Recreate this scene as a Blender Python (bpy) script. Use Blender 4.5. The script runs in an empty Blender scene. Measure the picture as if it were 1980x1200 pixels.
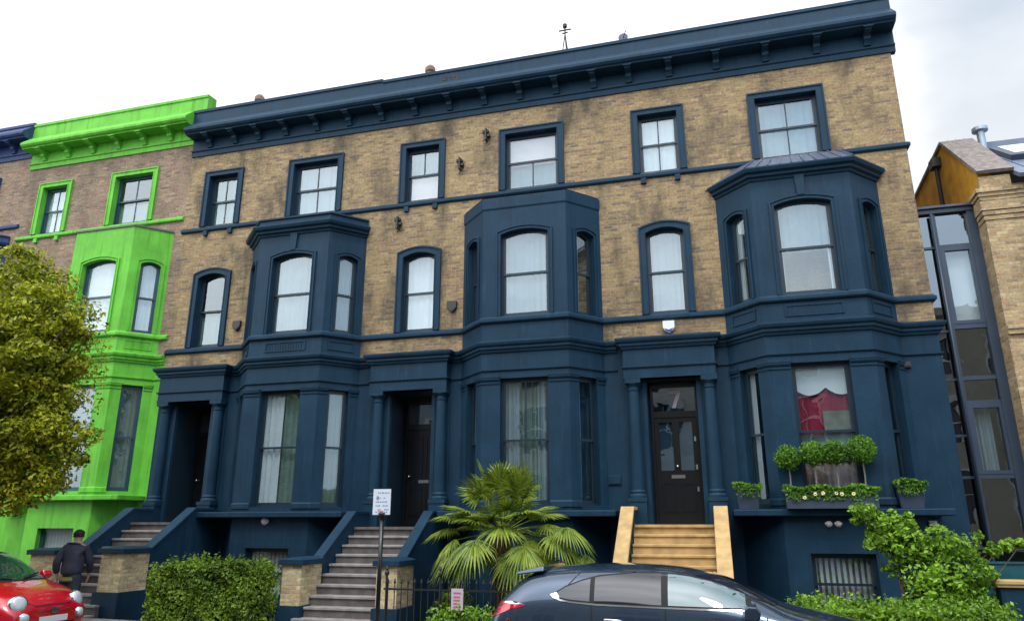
import bpy, bmesh, math, random
from mathutils import Vector, Matrix
from mathutils.bvhtree import BVHTree
R = math.radians
C = bpy.context.scene.collection
S = bpy.context.scene
# ------------------------------------------------------------------ camera
cam = bpy.data.cameras.new('camera'); camo = bpy.data.objects.new('camera', cam); C.objects.link(camo)
camo.location = (14.003, -15.889, 1.652)
camo.rotation_euler = (math.pi/2 + 0.2843, 0, 0.2710)
cam.sensor_width = 36; cam.lens = 25.70; cam.clip_end = 2000; cam.clip_start = .05
S.camera = camo
# ------------------------------------------------------------------ world
SUN_EL, SUN_AZ = R(58), R(160)      # azimuth: 0 = +Y, clockwise seen from above
w = bpy.data.worlds.new('World'); S.world = w; w.use_nodes = True
nt = w.node_tree; nt.nodes.clear(); N = nt.nodes; LK = nt.links.new
out = N.new('ShaderNodeOutputWorld')
sky = N.new('ShaderNodeTexSky'); sky.sky_type = 'NISHITA'; sky.sun_disc = False
sky.sun_elevation = SUN_EL; sky.sun_rotation = SUN_AZ
bg1 = N.new('ShaderNodeBackground'); bg1.inputs[1].default_value = .12; LK(sky.outputs[0], bg1.inputs[0])
tc = N.new('ShaderNodeTexCoord')
mp = N.new('ShaderNodeMapping'); mp.inputs['Scale'].default_value = (1.0, 1.0, 2.2); LK(tc.outputs['Generated'], mp.inputs[0])
ns = N.new('ShaderNodeTexNoise'); ns.inputs['Scale'].default_value = 2.4; ns.inputs['Detail'].default_value = 5; ns.inputs['Roughness'].default_value = .5
LK(mp.outputs[0], ns.inputs[0])
sp = N.new('ShaderNodeSeparateXYZ'); LK(tc.outputs['Generated'], sp.inputs[0])
# cloud brightness: broad bank, brighter to the west (-x), thinner and greyer to the east
mr = N.new('ShaderNodeMapRange'); mr.inputs[1].default_value = .02; mr.inputs[2].default_value = .30; mr.inputs[3].default_value = 1.0; mr.inputs[4].default_value = 0.0
LK(sp.outputs[0], mr.inputs[0])
ad = N.new('ShaderNodeMath'); ad.operation = 'MULTIPLY_ADD'; LK(ns.outputs[0], ad.inputs[0]); ad.inputs[1].default_value = 1.1; LK(mr.outputs[0], ad.inputs[2])
cr = N.new('ShaderNodeValToRGB'); e = cr.color_ramp.elements
e[0].position = .35; e[0].color = (.60, .69, .80, 1); e[1].position = 1.1; e[1].color = (1.3, 1.32, 1.34, 1)
m = e.new(.68); m.color = (.86, .90, .95, 1)
sy_ = N.new('ShaderNodeMapRange'); sy_.inputs[1].default_value = 0; sy_.inputs[2].default_value = -.5; sy_.inputs[3].default_value = 0; sy_.inputs[4].default_value = -.72; LK(sp.outputs[1], sy_.inputs[0])
ad2 = N.new('ShaderNodeMath'); ad2.operation = 'ADD'; LK(ad.outputs[0], ad2.inputs[0]); LK(sy_.outputs[0], ad2.inputs[1])   # broken cloud to the south, mirrored in the panes
LK(ad2.outputs[0], cr.inputs[0])
bg2 = N.new('ShaderNodeBackground'); LK(cr.outputs[0], bg2.inputs[0])
zb_ = N.new('ShaderNodeMapRange'); zb_.inputs[1].default_value = 0; zb_.inputs[2].default_value = 1; zb_.inputs[3].default_value = .95; zb_.inputs[4].default_value = 2.0; LK(sp.outputs[2], zb_.inputs[0]); bk = N.new('ShaderNodeMapRange'); bk.inputs[1].default_value = .1; bk.inputs[2].default_value = -.5; bk.inputs[3].default_value = .72; bk.inputs[4].default_value = 2.0; LK(sp.outputs[1], bk.inputs[0])   # and brighter towards the hidden sun, south of the street
bm_ = N.new('ShaderNodeMath'); bm_.operation = 'MULTIPLY'; LK(zb_.outputs[0], bm_.inputs[0]); LK(bk.outputs[0], bm_.inputs[1]); LK(bm_.outputs[0], bg2.inputs[1])   # an overcast sky is brightest overhead
mk = N.new('ShaderNodeMapRange'); mk.inputs[1].default_value = .3; mk.inputs[2].default_value = .55; mk.inputs[3].default_value = .82; mk.inputs[4].default_value = 1
LK(ns.outputs[0], mk.inputs[0])
mx = N.new('ShaderNodeMixShader'); LK(mk.outputs[0], mx.inputs[0]); LK(bg1.outputs[0], mx.inputs[1]); LK(bg2.outputs[0], mx.inputs[2])
LK(mx.outputs[0], out.inputs[0])
# ------------------------------------------------------------------ sun, exposure
sl = bpy.data.lights.new('sun', 'SUN'); sl.energy = 1.3; sl.angle = R(12); sl.color = (1, .96, .9)
so = bpy.data.objects.new('sun', sl); C.objects.link(so)
sd = Vector((math.sin(SUN_AZ)*math.cos(SUN_EL), math.cos(SUN_AZ)*math.cos(SUN_EL), math.sin(SUN_EL)))
so.rotation_euler = (-sd).to_track_quat('-Z', 'Y').to_euler(); so.location = (14, -30, 30)
S.view_settings.view_transform = 'Standard'; S.view_settings.look = 'None'; S.view_settings.gamma = 1; S.view_settings.exposure = 0.0
# ------------------------------------------------------------------ materials
MATS = {}
def mat(name):
    m = bpy.data.materials.new(name); m.use_nodes = True
    b = m.node_tree.nodes['Principled BSDF']; MATS[name] = m
    return m, b, m.node_tree.nodes, m.node_tree.links.new
def simple(name, col, rough=.6, var=.12, scale=3.0, metallic=0., coat=0., bump=.0, bscale=60., spec=.5, emit=None):
    m, b, n, l = mat(name)
    b.inputs['Roughness'].default_value = rough; b.inputs['Metallic'].default_value = metallic
    b.inputs['Coat Weight'].default_value = coat; b.inputs['Coat Roughness'].default_value = .04
    b.inputs['Specular IOR Level'].default_value = spec
    g = n.new('ShaderNodeNewGeometry'); t = n.new('ShaderNodeTexNoise'); t.inputs['Scale'].default_value = scale; t.inputs['Detail'].default_value = 6
    l(g.outputs['Position'], t.inputs[0])
    r = n.new('ShaderNodeValToRGB'); r.color_ramp.elements[0].position = .3; r.color_ramp.elements[1].position = .7
    r.color_ramp.elements[0].color = tuple(c*(1-var) for c in col) + (1,); r.color_ramp.elements[1].color = tuple(min(1, c*(1+var)) for c in col) + (1,)
    l(t.outputs[0], r.inputs[0]); l(r.outputs[0], b.inputs['Base Color'])
    if bump:
        t2 = n.new('ShaderNodeTexNoise'); t2.inputs['Scale'].default_value = bscale; t2.inputs['Detail'].default_value = 4; l(g.outputs['Position'], t2.inputs[0])
        bp = n.new('ShaderNodeBump'); bp.inputs['Strength'].default_value = bump; bp.inputs['Distance'].default_value = .01; l(t2.outputs[0], bp.inputs['Height']); l(bp.outputs[0], b.inputs['Normal'])
    return m
def paint(name, col, dirt=(.02, .03, .03)):
    """masonry paint: slight sheen, uneven coat, weather streaks that run down the wall"""
    m, b, n, l = mat(name); b.inputs['Roughness'].default_value = .5; b.inputs['Specular IOR Level'].default_value = .16
    g = n.new('ShaderNodeNewGeometry')
    t = n.new('ShaderNodeTexNoise'); t.inputs['Scale'].default_value = 1.6; t.inputs['Detail'].default_value = 8; t.inputs['Roughness'].default_value = .65; l(g.outputs['Position'], t.inputs[0])
    r = n.new('ShaderNodeValToRGB'); r.color_ramp.elements[0].position = .3; r.color_ramp.elements[1].position = .7
    r.color_ramp.elements[0].color = tuple(c*.80 for c in col)+(1,); r.color_ramp.elements[1].color = tuple(c*1.18 for c in col)+(1,)
    l(t.outputs[0], r.inputs[0])
    mp = n.new('ShaderNodeMapping'); mp.inputs['Scale'].default_value = (9, 9, .7); l(g.outputs['Position'], mp.inputs[0])
    t2 = n.new('ShaderNodeTexNoise'); t2.inputs['Scale'].default_value = 1.; t2.inputs['Detail'].default_value = 5; l(mp.outputs[0], t2.inputs[0])
    r2 = n.new('ShaderNodeValToRGB'); r2.color_ramp.elements[0].position = .52; r2.color_ramp.elements[0].color = (0,0,0,1); r2.color_ramp.elements[1].position = .74; r2.color_ramp.elements[1].color = (.62,.62,.62,1)
    l(t2.outputs[0], r2.inputs[0])
    mx = n.new('ShaderNodeMix'); mx.data_type = 'RGBA'; l(r2.outputs[0], mx.inputs[0]); l(r.outputs[0], mx.inputs[6]); mx.inputs[7].default_value = tuple(dirt)+(1,)
    mp2 = n.new('ShaderNodeMapping'); mp2.inputs['Scale'].default_value = (14, 14, 1.1); mp2.inputs['Location'].default_value = (3, 7, 5); l(g.outputs['Position'], mp2.inputs[0])
    t5 = n.new('ShaderNodeTexNoise'); t5.inputs['Scale'].default_value = 1.; t5.inputs['Detail'].default_value = 6; l(mp2.outputs[0], t5.inputs[0])
    r5 = n.new('ShaderNodeValToRGB'); r5.color_ramp.elements[0].position = .60; r5.color_ramp.elements[0].color = (0,0,0,1); r5.color_ramp.elements[1].position = .78; r5.color_ramp.elements[1].color = (.35,.35,.35,1); l(t5.outputs[0], r5.inputs[0])
    m5 = n.new('ShaderNodeMix'); m5.data_type = 'RGBA'; l(r5.outputs[0], m5.inputs[0]); l(mx.outputs[2], m5.inputs[6]); m5.inputs[7].default_value = tuple(c*1.3+.035 for c in col)+(1,)   # chalky runs
    l(m5.outputs[2], b.inputs['Base Color'])
    t3 = n.new('ShaderNodeTexNoise'); t3.inputs['Scale'].default_value = 28; t3.inputs['Detail'].default_value = 6; l(g.outputs['Position'], t3.inputs[0])
    bp = n.new('ShaderNodeBump'); bp.inputs['Strength'].default_value = .35; bp.inputs['Distance'].default_value = .012; l(t3.outputs[0], bp.inputs['Height']); l(bp.outputs[0], b.inputs['Normal'])
    rr = n.new('ShaderNodeMapRange'); rr.inputs[3].default_value = .38; rr.inputs[4].default_value = .66; l(t.outputs[0], rr.inputs[0]); l(rr.outputs[0], b.inputs['Roughness'])
    return m
def brick(name, c1, c2, c3, mortar, stain=.5, stainc=(.05, .045, .04)):
    m, b, n, l = mat(name); b.inputs['Roughness'].default_value = .9; b.inputs['Specular IOR Level'].default_value = .15
    g = n.new('ShaderNodeNewGeometry'); s = n.new('ShaderNodeSeparateXYZ'); l(g.outputs['Position'], s.inputs[0])
    a = n.new('ShaderNodeMath'); a.operation = 'ADD'; l(s.outputs[0], a.inputs[0]); l(s.outputs[1], a.inputs[1])
    c = n.new('ShaderNodeCombineXYZ'); l(a.outputs[0], c.inputs[0]); l(s.outputs[2], c.inputs[1])
    # a slow wobble keeps the courses from reading as ruled lines
    wn = n.new('ShaderNodeTexNoise'); wn.inputs['Scale'].default_value = 2.5; l(c.outputs[0], wn.inputs[0])
    wv = n.new('ShaderNodeVectorMath'); wv.operation = 'MULTIPLY_ADD'; l(wn.outputs['Color'], wv.inputs[0]); wv.inputs[1].default_value = (.02, .02, 0); l(c.outputs[0], wv.inputs[2])
    bt = n.new('ShaderNodeTexBrick'); bt.offset = .5
    bt.inputs['Scale'].default_value = 1; bt.inputs['Brick Width'].default_value = .215; bt.inputs['Row Height'].default_value = .072
    bt.inputs['Mortar Size'].default_value = .008; bt.inputs['Mortar Smooth'].default_value = .3; bt.inputs['Bias'].default_value = 0
    bt.inputs['Color1'].default_value = (0,0,0,1); bt.inputs['Color2'].default_value = (1,1,1,1); bt.inputs['Mortar'].default_value = (.5,.5,.5,1)
    l(wv.outputs[0], bt.inputs['Vector'])
    r = n.new('ShaderNodeValToRGB'); r.color_ramp.interpolation = 'LINEAR'
    e = r.color_ramp.elements; e[0].position = 0; e[0].color = c3+(1,); e[1].position = 1; e[1].color = c1+(1,)
    q = e.new(.22); q.color = c2+(1,); q = e.new(.45); q.color = c1+(1,); q = e.new(.7); q.color = tuple(x*.80 for x in c1)+(1,); q = e.new(.86); q.color = tuple(min(1, x*1.2) for x in c1)+(1,)
    l(bt.outputs['Color'], r.inputs[0])
    # patches where the stock is redder or greyer
    n1 = n.new('ShaderNodeTexNoise'); n1.inputs['Scale'].default_value = 9.; n1.inputs['Detail'].default_value = 8; n1.inputs['Roughness'].default_value = .7; l(c.outputs[0], n1.inputs[0])
    r1 = n.new('ShaderNodeValToRGB'); r1.color_ramp.elements[0].position = .44; r1.color_ramp.elements[0].color = (0,0,0,1); r1.color_ramp.elements[1].position = .66; r1.color_ramp.elements[1].color = (.5,.5,.5,1)
    l(n1.outputs[0], r1.inputs[0])
    m1 = n.new('ShaderNodeMix'); m1.data_type = 'RGBA'; l(r1.outputs[0], m1.inputs[0]); l(r.outputs[0], m1.inputs[6]); m1.inputs[7].default_value = c2+(1,)
    mm = n.new('ShaderNodeMix'); mm.data_type = 'RGBA'; l(bt.outputs['Fac'], mm.inputs[0]); l(m1.outputs[2], mm.inputs[6]); mm.inputs[7].default_value = mortar+(1,)
    mp = n.new('ShaderNodeMapping'); mp.inputs['Scale'].default_value = (1.5, .55, 1); l(c.outputs[0], mp.inputs[0])
    n2 = n.new('ShaderNodeTexNoise'); n2.inputs['Scale'].default_value = 1.; n2.inputs['Detail'].default_value = 9; n2.inputs['Roughness'].default_value = .62; l(mp.outputs[0], n2.inputs[0])
    r2 = n.new('ShaderNodeValToRGB'); r2.color_ramp.elements[0].position = .48; r2.color_ramp.elements[0].color = (0,0,0,1); r2.color_ramp.elements[1].position = .68; r2.color_ramp.elements[1].color = (stain,)*3+(1,)
    l(n2.outputs[0], r2.inputs[0])
    m2 = n.new('ShaderNodeMix'); m2.data_type = 'RGBA'; l(r2.outputs[0], m2.inputs[0]); l(mm.outputs[2], m2.inputs[6]); m2.inputs[7].default_value = stainc+(1,)
    n4 = n.new('ShaderNodeTexNoise'); n4.inputs['Scale'].default_value = 17; n4.inputs['Detail'].default_value = 5; n4.inputs['Roughness'].default_value = .8; l(c.outputs[0], n4.inputs[0])
    r4 = n.new('ShaderNodeValToRGB'); r4.color_ramp.elements[0].position = .3; r4.color_ramp.elements[0].color = (.62, .60, .60, 1); r4.color_ramp.elements[1].position = .7; r4.color_ramp.elements[1].color = (1.35, 1.36, 1.32, 1); l(n4.outputs[0], r4.inputs[0])
    m5 = n.new('ShaderNodeMix'); m5.data_type = 'RGBA'; m5.blend_type = 'MULTIPLY'; m5.inputs[0].default_value = 1; l(m2.outputs[2], m5.inputs[6]); l(r4.outputs[0], m5.inputs[7]); l(m5.outputs[2], b.inputs['Base Color'])
    n3 = n.new('ShaderNodeTexNoise'); n3.inputs['Scale'].default_value = 45; n3.inputs['Detail'].default_value = 4; l(g.outputs['Position'], n3.inputs[0])
    sb = n.new('ShaderNodeMath'); sb.operation = 'MULTIPLY_ADD'; l(bt.outputs['Fac'], sb.inputs[0]); sb.inputs[1].default_value = -1.2; l(n3.outputs[0], sb.inputs[2])
    bp = n.new('ShaderNodeBump'); bp.inputs['Strength'].default_value = .8; bp.inputs['Distance'].default_value = .012; l(sb.outputs[0], bp.inputs['Height']); l(bp.outputs[0], b.inputs['Normal'])
    return m
def glass(name, tint=(1, 1, 1), ior=1.9, warp=.01, rough=.0):
    m = bpy.data.materials.new(name); m.use_nodes = True; MATS[name] = m; n = m.node_tree.nodes; l = m.node_tree.links.new; n.clear()
    o = n.new('ShaderNodeOutputMaterial'); t = n.new('ShaderNodeBsdfTransparent'); t.inputs[0].default_value = tint+(1,)
    gl = n.new('ShaderNodeBsdfGlossy'); gl.inputs['Roughness'].default_value = rough; gl.inputs['Color'].default_value = (.82, .93, 1, 1)
    # Schlick reflectance from |N.I|, the same from both sides of the sheet
    g = n.new('ShaderNodeNewGeometry'); F0 = ((ior-1)/(ior+1))**2
    dt = n.new('ShaderNodeVectorMath'); dt.operation = 'DOT_PRODUCT'; l(g.outputs['True Normal'], dt.inputs[0]); l(g.outputs['Incoming'], dt.inputs[1])
    ab = n.new('ShaderNodeMath'); ab.operation = 'ABSOLUTE'; l(dt.outputs['Value'], ab.inputs[0])
    om = n.new('ShaderNodeMath'); om.operation = 'SUBTRACT'; om.inputs[0].default_value = 1; l(ab.outputs[0], om.inputs[1])
    pw = n.new('ShaderNodeMath'); pw.operation = 'POWER'; l(om.outputs[0], pw.inputs[0]); pw.inputs[1].default_value = 5
    f = n.new('ShaderNodeMath'); f.operation = 'MULTIPLY_ADD'; l(pw.outputs[0], f.inputs[0]); f.inputs[1].default_value = 1-F0; f.inputs[2].default_value = F0
    ns = n.new('ShaderNodeTexNoise'); ns.inputs['Scale'].default_value = 2.2; ns.inputs['Detail'].default_value = 1.5; l(g.outputs['Position'], ns.inputs[0])
    bp = n.new('ShaderNodeBump'); bp.inputs['Strength'].default_value = 1; bp.inputs['Distance'].default_value = warp; l(ns.outputs[0], bp.inputs['Height']); l(bp.outputs[0], gl.inputs['Normal'])
    x = n.new('ShaderNodeMixShader'); l(f.outputs[0], x.inputs[0]); l(t.outputs[0], x.inputs[1]); l(gl.outputs[0], x.inputs[2]); l(x.outputs[0], o.inputs[0])
    return m
def leafmat(name, c1, c2, c3=None, transl=.35, rough=.45):
    m = bpy.data.materials.new(name); m.use_nodes = True; MATS[name] = m; n = m.node_tree.nodes; l = m.node_tree.links.new
    b = n['Principled BSDF']; b.inputs['Roughness'].default_value = rough; b.inputs['Specular IOR Level'].default_value = .4
    g = n.new('ShaderNodeNewGeometry'); r = n.new('ShaderNodeValToRGB'); e = r.color_ramp.elements
    e[0].color = c1+(1,); e[1].color = c2+(1,)
    if c3: q = e.new(.9); q.color = c3+(1,); e[1].position = .8 if e[1].position == 1 else e[1].position
    ns = n.new('ShaderNodeTexNoise'); ns.inputs['Scale'].default_value = 1.7; ns.inputs['Detail'].default_value = 3; l(g.outputs['Position'], ns.inputs[0])
    a = n.new('ShaderNodeMath'); a.operation = 'MULTIPLY_ADD'; l(g.outputs['Random Per Island'], a.inputs[0]); a.inputs[1].default_value = .7
    s = n.new('ShaderNodeMath'); s.operation = 'MULTIPLY_ADD'; l(ns.outputs[0], s.inputs[0]); s.inputs[1].default_value = 1.2; s.inputs[2].default_value = -.45; l(s.outputs[0], a.inputs[2])
    l(a.outputs[0], r.inputs[0]); l(r.outputs[0], b.inputs['Base Color'])
    t = n.new('ShaderNodeBsdfTranslucent'); l(r.outputs[0], t.inputs[0])
    x = n.new('ShaderNodeMixShader'); x.inputs[0].default_value = transl; l(b.outputs[0], x.inputs[1]); l(t.outputs[0], x.inputs[2]); l(x.outputs[0], n['Material Output'].inputs[0])
    return m
BLUE = paint('blue_paint', (.0112, .038, .070), (.008, .025, .045))
GREEN = paint('green_paint', (.135, .47, .05), (.06, .22, .01))
NAVY = paint('navy_paint', (.035, .06, .16))
BRICK = brick('yellow_stock_brick', (.365, .27, .14), (.29, .185, .115), (.17, .14, .11), (.34, .28, .19), .85, (.07, .066, .058))
BRICKG = brick('greyer_stock_brick', (.31, .235, .16), (.28, .17, .13), (.17, .135, .11), (.30, .25, .20), .5, (.09, .08, .07))
BRICKY = brick('clean_yellow_brick', (.50, .375, .215), (.40, .26, .14), (.27, .20, .13), (.42, .36, .26), .3)
SASH = simple('dark_sash_paint', (.012, .028, .045), .35, .1)
SASHG = simple('teal_sash_paint', (.02, .06, .09), .35, .1)
BLACK = simple('black_gloss_paint', (.006, .007, .009), .25, .1)
IRON = simple('black_iron', (.012, .013, .015), .5, .2)
STONE = simple('weathered_stone_steps', (.12, .105, .10), .85, .3, 6, bump=.5, bscale=40)
SAND = simple('tan_sandstone', (.49, .325, .14), .8, .22, 5, bump=.3, bscale=60)
LEAD = simple('lead_sheet', (.065, .08, .125), .5, .3, 7, bump=.2, bscale=20)
CLOTHW = simple('white_cloth', (.50, .54, .57), .9, .04)
BLIND = simple('white_blind', (.52, .45, .46), .9, .02)
NET = simple('net_curtain', (.16, .225, .26), .95, .08, 5)
GREENISH = simple('pale_green_curtain', (.12, .18, .165), .95, .1, 5)
REDC = simple('red_curtain', (.20, .004, .028), .9, .2, 8)
BROWNC = simple('brown_striped_curtain', (.34, .24, .23), .9, .3, 12)
GREENISH2 = simple('grey_green_reflection', (.12, .13, .10), .9, .3, 6)
DARKROOM = simple('dark_room_sheet', (.05, .045, .045), .95, .3, 3)
METAL = simple('chromed_metal', (.6, .6, .6), .2, .05, metallic=1)
WHITE = simple('white_plastic', (.75, .76, .78), .4, .03)
GLASS = glass('window_glass', (.92, .98, .99), 2.45, .004)
GLASSD = glass('dark_mirror_glass', (.35, .37, .42), 2.8, .003)
ROOF = simple('grey_roof_slate', (.10, .10, .11), .7, .3, 4)
CLAY = simple('clay_pot', (.25, .15, .10), .85, .3, 8)
BARK = simple('tree_bark', (.09, .065, .045), .9, .4, 12, bump=.6, bscale=30)
SOIL = simple('soil', (.04, .03, .02), .95, .3, 10)
# ------------------------------------------------------------------ objects
LOC = {}
def thing(name, label, cat, loc=(0, 0, 0), group=None, kind=None):
    o = bpy.data.objects.new(name, None); C.objects.link(o); o.location = loc; o.empty_display_size = .2
    o['label'] = label; o['category'] = cat
    if group: o['group'] = group
    if kind: o['kind'] = kind
    LOC[o] = Vector(loc); return o
def tag(o, label, cat=None, group=None, kind=None):
    o['label'] = label
    if cat: o['category'] = cat
    if group: o['group'] = group
    if kind: o['kind'] = kind
    return o
class Fr:
    """frame on a wall: u along it, d outwards, z up (world coordinates out)"""
    def __init__(s, ox, oy, dx=1., dy=0., oz=0.):
        q = math.hypot(dx, dy); s.o = Vector((ox, oy, oz)); s.u = Vector((dx/q, dy/q, 0)); s.n = Vector((dy/q, -dx/q, 0))
    def __call__(s, u, d, z): return s.o + s.u*u + s.n*d + Vector((0, 0, z))
class MB:
    def __init__(s): s.v = []; s.f = []
    def face(s, pts):
        i = len(s.v); s.v += [tuple(p) for p in pts]; s.f.append(tuple(range(i, i+len(pts))))
    def box(s, T, u0, u1, d0, d1, z0, z1):
        P = [T(u, d, z) for z in (z0, z1) for d in (d0, d1) for u in (u0, u1)]; i = len(s.v); s.v += [tuple(p) for p in P]
        for q in ((0, 2, 3, 1), (4, 5, 7, 6), (0, 1, 5, 4), (2, 6, 7, 3), (0, 4, 6, 2), (1, 3, 7, 5)): s.f.append(tuple(i+k for k in q))
    def prism(s, pts_a, pts_b, caps=True):
        n = len(pts_a); i = len(s.v); s.v += [tuple(p) for p in pts_a] + [tuple(p) for p in pts_b]
        for k in range(n): s.f.append((i+k, i+(k+1) % n, i+n+(k+1) % n, i+n+k))
        if caps: s.f.append(tuple(i+k for k in reversed(range(n)))); s.f.append(tuple(i+n+k for k in range(n)))
    def ring(s, outer, inner, T, d0, d1):
        """band between two outlines with equal counts, from depth d0 (back) to d1 (front); open at last->first unless closed lists"""
        n = len(outer)
        for k in range(n-1):
            a, b, c, e = outer[k], outer[k+1], inner[k+1], inner[k]
            s.face([T(a[0], d1, a[1]), T(b[0], d1, b[1]), T(c[0], d1, c[1]), T(e[0], d1, e[1])])
            s.face([T(a[0], d0, a[1]), T(b[0], d0, b[1]), T(b[0], d1, b[1]), T(a[0], d1, a[1])])
            s.face([T(e[0], d0, e[1]), T(c[0], d0, c[1]), T(c[0], d1, c[1]), T(e[0], d1, e[1])])
    def sweep(s, path, prof, cap0=True, cap1=True, oz=0):
        P = [Vector((p[0], p[1], 0)) for p in path]; ns = []
        for k in range(len(P)-1):
            t = (P[k+1]-P[k]).normalized(); ns.append(Vector((t.y, -t.x, 0)))
        rings = []
        for k in range(len(P)):
            a = ns[max(0, k-1)]; b = ns[min(len(ns)-1, k)]; mvec = (a+b)/(1+a.dot(b))
            rings.append([P[k] + mvec*d + Vector((0, 0, z+oz)) for d, z in prof])
        n = len(prof); i = len(s.v)
        for r in rings: s.v += [tuple(p) for p in r]
        for k in range(len(rings)-1):
            for j in range(n):
                a = i+k*n+j; b = i+k*n+(j+1) % n; s.f.append((a, b, b+n, a+n))
        if cap0: s.f.append(tuple(i+j for j in range(n)))
        if cap1: s.f.append(tuple(i+(len(rings)-1)*n+j for j in reversed(range(n))))
    def lathe(s, c, prof, n=20, axis='z', ang=2*math.pi):
        i = len(s.v)
        for r, h in prof:
            for k in range(n):
                a = ang*k/n
                if axis == 'z': s.v.append((c[0]+r*math.cos(a), c[1]+r*math.sin(a), c[2]+h))
                elif axis == 'y': s.v.append((c[0]+r*math.cos(a), c[1]+h, c[2]+r*math.sin(a)))
                else: s.v.append((c[0]+h, c[1]+r*math.cos(a), c[2]+r*math.sin(a)))
        for j in range(len(prof)-1):
            for k in range(n):
                a = i+j*n+k; b = i+j*n+(k+1) % n; s.f.append((a, b, b+n, a+n))
        s.f.append(tuple(i+k for k in reversed(range(n)))); s.f.append(tuple(i+(len(prof)-1)*n+k for k in range(n)))
    def tube(s, pts, rad, n=8):
        pts = [Vector(p) for p in pts]; i = len(s.v)
        rads = rad if isinstance(rad, (list, tuple)) else [rad]*len(pts)
        for k, p in enumerate(pts):
            t = (pts[min(k+1, len(pts)-1)]-pts[max(k-1, 0)]).normalized()
            a = t.orthogonal().normalized() if k == 0 else (a - t*a.dot(t)).normalized()
            b = t.cross(a)
            for j in range(n):
                g = 2*math.pi*j/n; s.v.append(tuple(p + (a*math.cos(g)+b*math.sin(g))*rads[k]))
        for k in range(len(pts)-1):
            for j in range(n):
                q = i+k*n+j; r = i+k*n+(j+1) % n; s.f.append((q, r, r+n, q+n))
        s.f.append(tuple(i+k for k in reversed(range(n)))); s.f.append(tuple(i+(len(pts)-1)*n+k for k in range(n)))
    def build(s, name, m, parent=None, smooth=False, origin=None, normals=True):
        me = bpy.data.meshes.new(name)
        off = LOC[parent] if parent is not None else Vector(origin or (0, 0, 0))
        me.from_pydata([(p[0]-off.x, p[1]-off.y, p[2]-off.z) for p in s.v], [], s.f)
        if normals:
            bm = bmesh.new(); bm.from_mesh(me); bmesh.ops.remove_doubles(bm, verts=bm.verts, dist=1e-5); bmesh.ops.recalc_face_normals(bm, faces=bm.faces); bm.to_mesh(me); bm.free()
        me.materials.append(m)
        if smooth: me.shade_smooth() if hasattr(me, 'shade_smooth') else me.polygons.foreach_set('use_smooth', [True]*len(me.polygons))
        o = bpy.data.objects.new(name, me); C.objects.link(o)
        if parent is not None: o.parent = parent; LOC[o] = off
        else: o.location = off; LOC[o] = off
        return o
def bevel(o, wd=.008, seg=1):
    b = o.modifiers.new('bevel', 'BEVEL'); b.width = wd; b.segments = seg; b.limit_method = 'ANGLE'; b.angle_limit = R(40); return o
def arch(u0, u1, z0, z1, rise, n=12, inset=0.):
    """outline from bottom left up, over the head and down; z1 is the springing"""
    u0 += inset; u1 -= inset; z1 -= inset*.6 if rise else inset
    pts = [(u0, z0)]
    if rise <= 0: return pts + [(u0, z1), (u1, z1), (u1, z0)]
    for k in range(n+1):
        t = k/n*2-1; pts.append((u0+(u1-u0)*k/n, z1 + rise*(1-t*t)))
    return pts + [(u1, z0)]
def wall(mb, T, u0, u1, z0, z1, ops, d=0.):
    """front face of a wall with openings (u0,u1,z0,z1,rise)"""
    xs = {u0, u1}
    for o in ops:
        xs |= {o[0], o[1]}
        if o[4] > 0: xs |= {o[0]+(o[1]-o[0])*k/12 for k in range(13)}
    xs = sorted(x for x in xs if u0-1e-6 <= x <= u1+1e-6)
    for a, b in zip(xs, xs[1:]):
        if b-a < 1e-6: continue
        m = (a+b)/2; cut = []
        for o in ops:
            if o[0] < m < o[1]:
                f = lambda x: o[3] + (o[4]*(1-((x-o[0])/(o[1]-o[0])*2-1)**2) if o[4] > 0 else 0)
                cut.append((o[2], f(a), f(b)))
        cut.sort(); za = zb = z0
        for c in cut:
            if c[0] > za+1e-6: mb.face([T(a, d, za), T(b, d, zb), T(b, d, c[0]), T(a, d, c[0])])
            za, zb = c[1], c[2]
        mb.face([T(a, d, za), T(b, d, zb), T(b, d, z1), T(a, d, z1)])
def reveal(mb, T, o, d0, d1, sill=True):
    pts = arch(*o); 
    for a, b in zip(pts, pts[1:]): mb.face([T(a[0], d0, a[1]), T(b[0], d0, b[1]), T(b[0], d1, b[1]), T(a[0], d1, a[1])])
    if sill: mb.face([T(o[0], d0, o[2]), T(o[1], d0, o[2]), T(o[1], d1, o[2]), T(o[0], d1, o[2])])
def drape(mb, T, u0, u1, z0, z1, d, folds=8, amp=.02, rnd=None, gather=0):
    n = max(2, int(folds*6)); ph = (rnd or random).random()*6
    pr = None
    for k in range(n+1):
        u = u0+(u1-u0)*k/n; w = math.sin(k/n*folds*2*math.pi+ph)*amp*(1+.5*math.sin(k*.7+ph))
        p = (T(u, d+w, z0), T(u, d+w*.8, z1))
        if pr: mb.face([pr[0], p[0], p[1], pr[1]])
        pr = p
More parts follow.
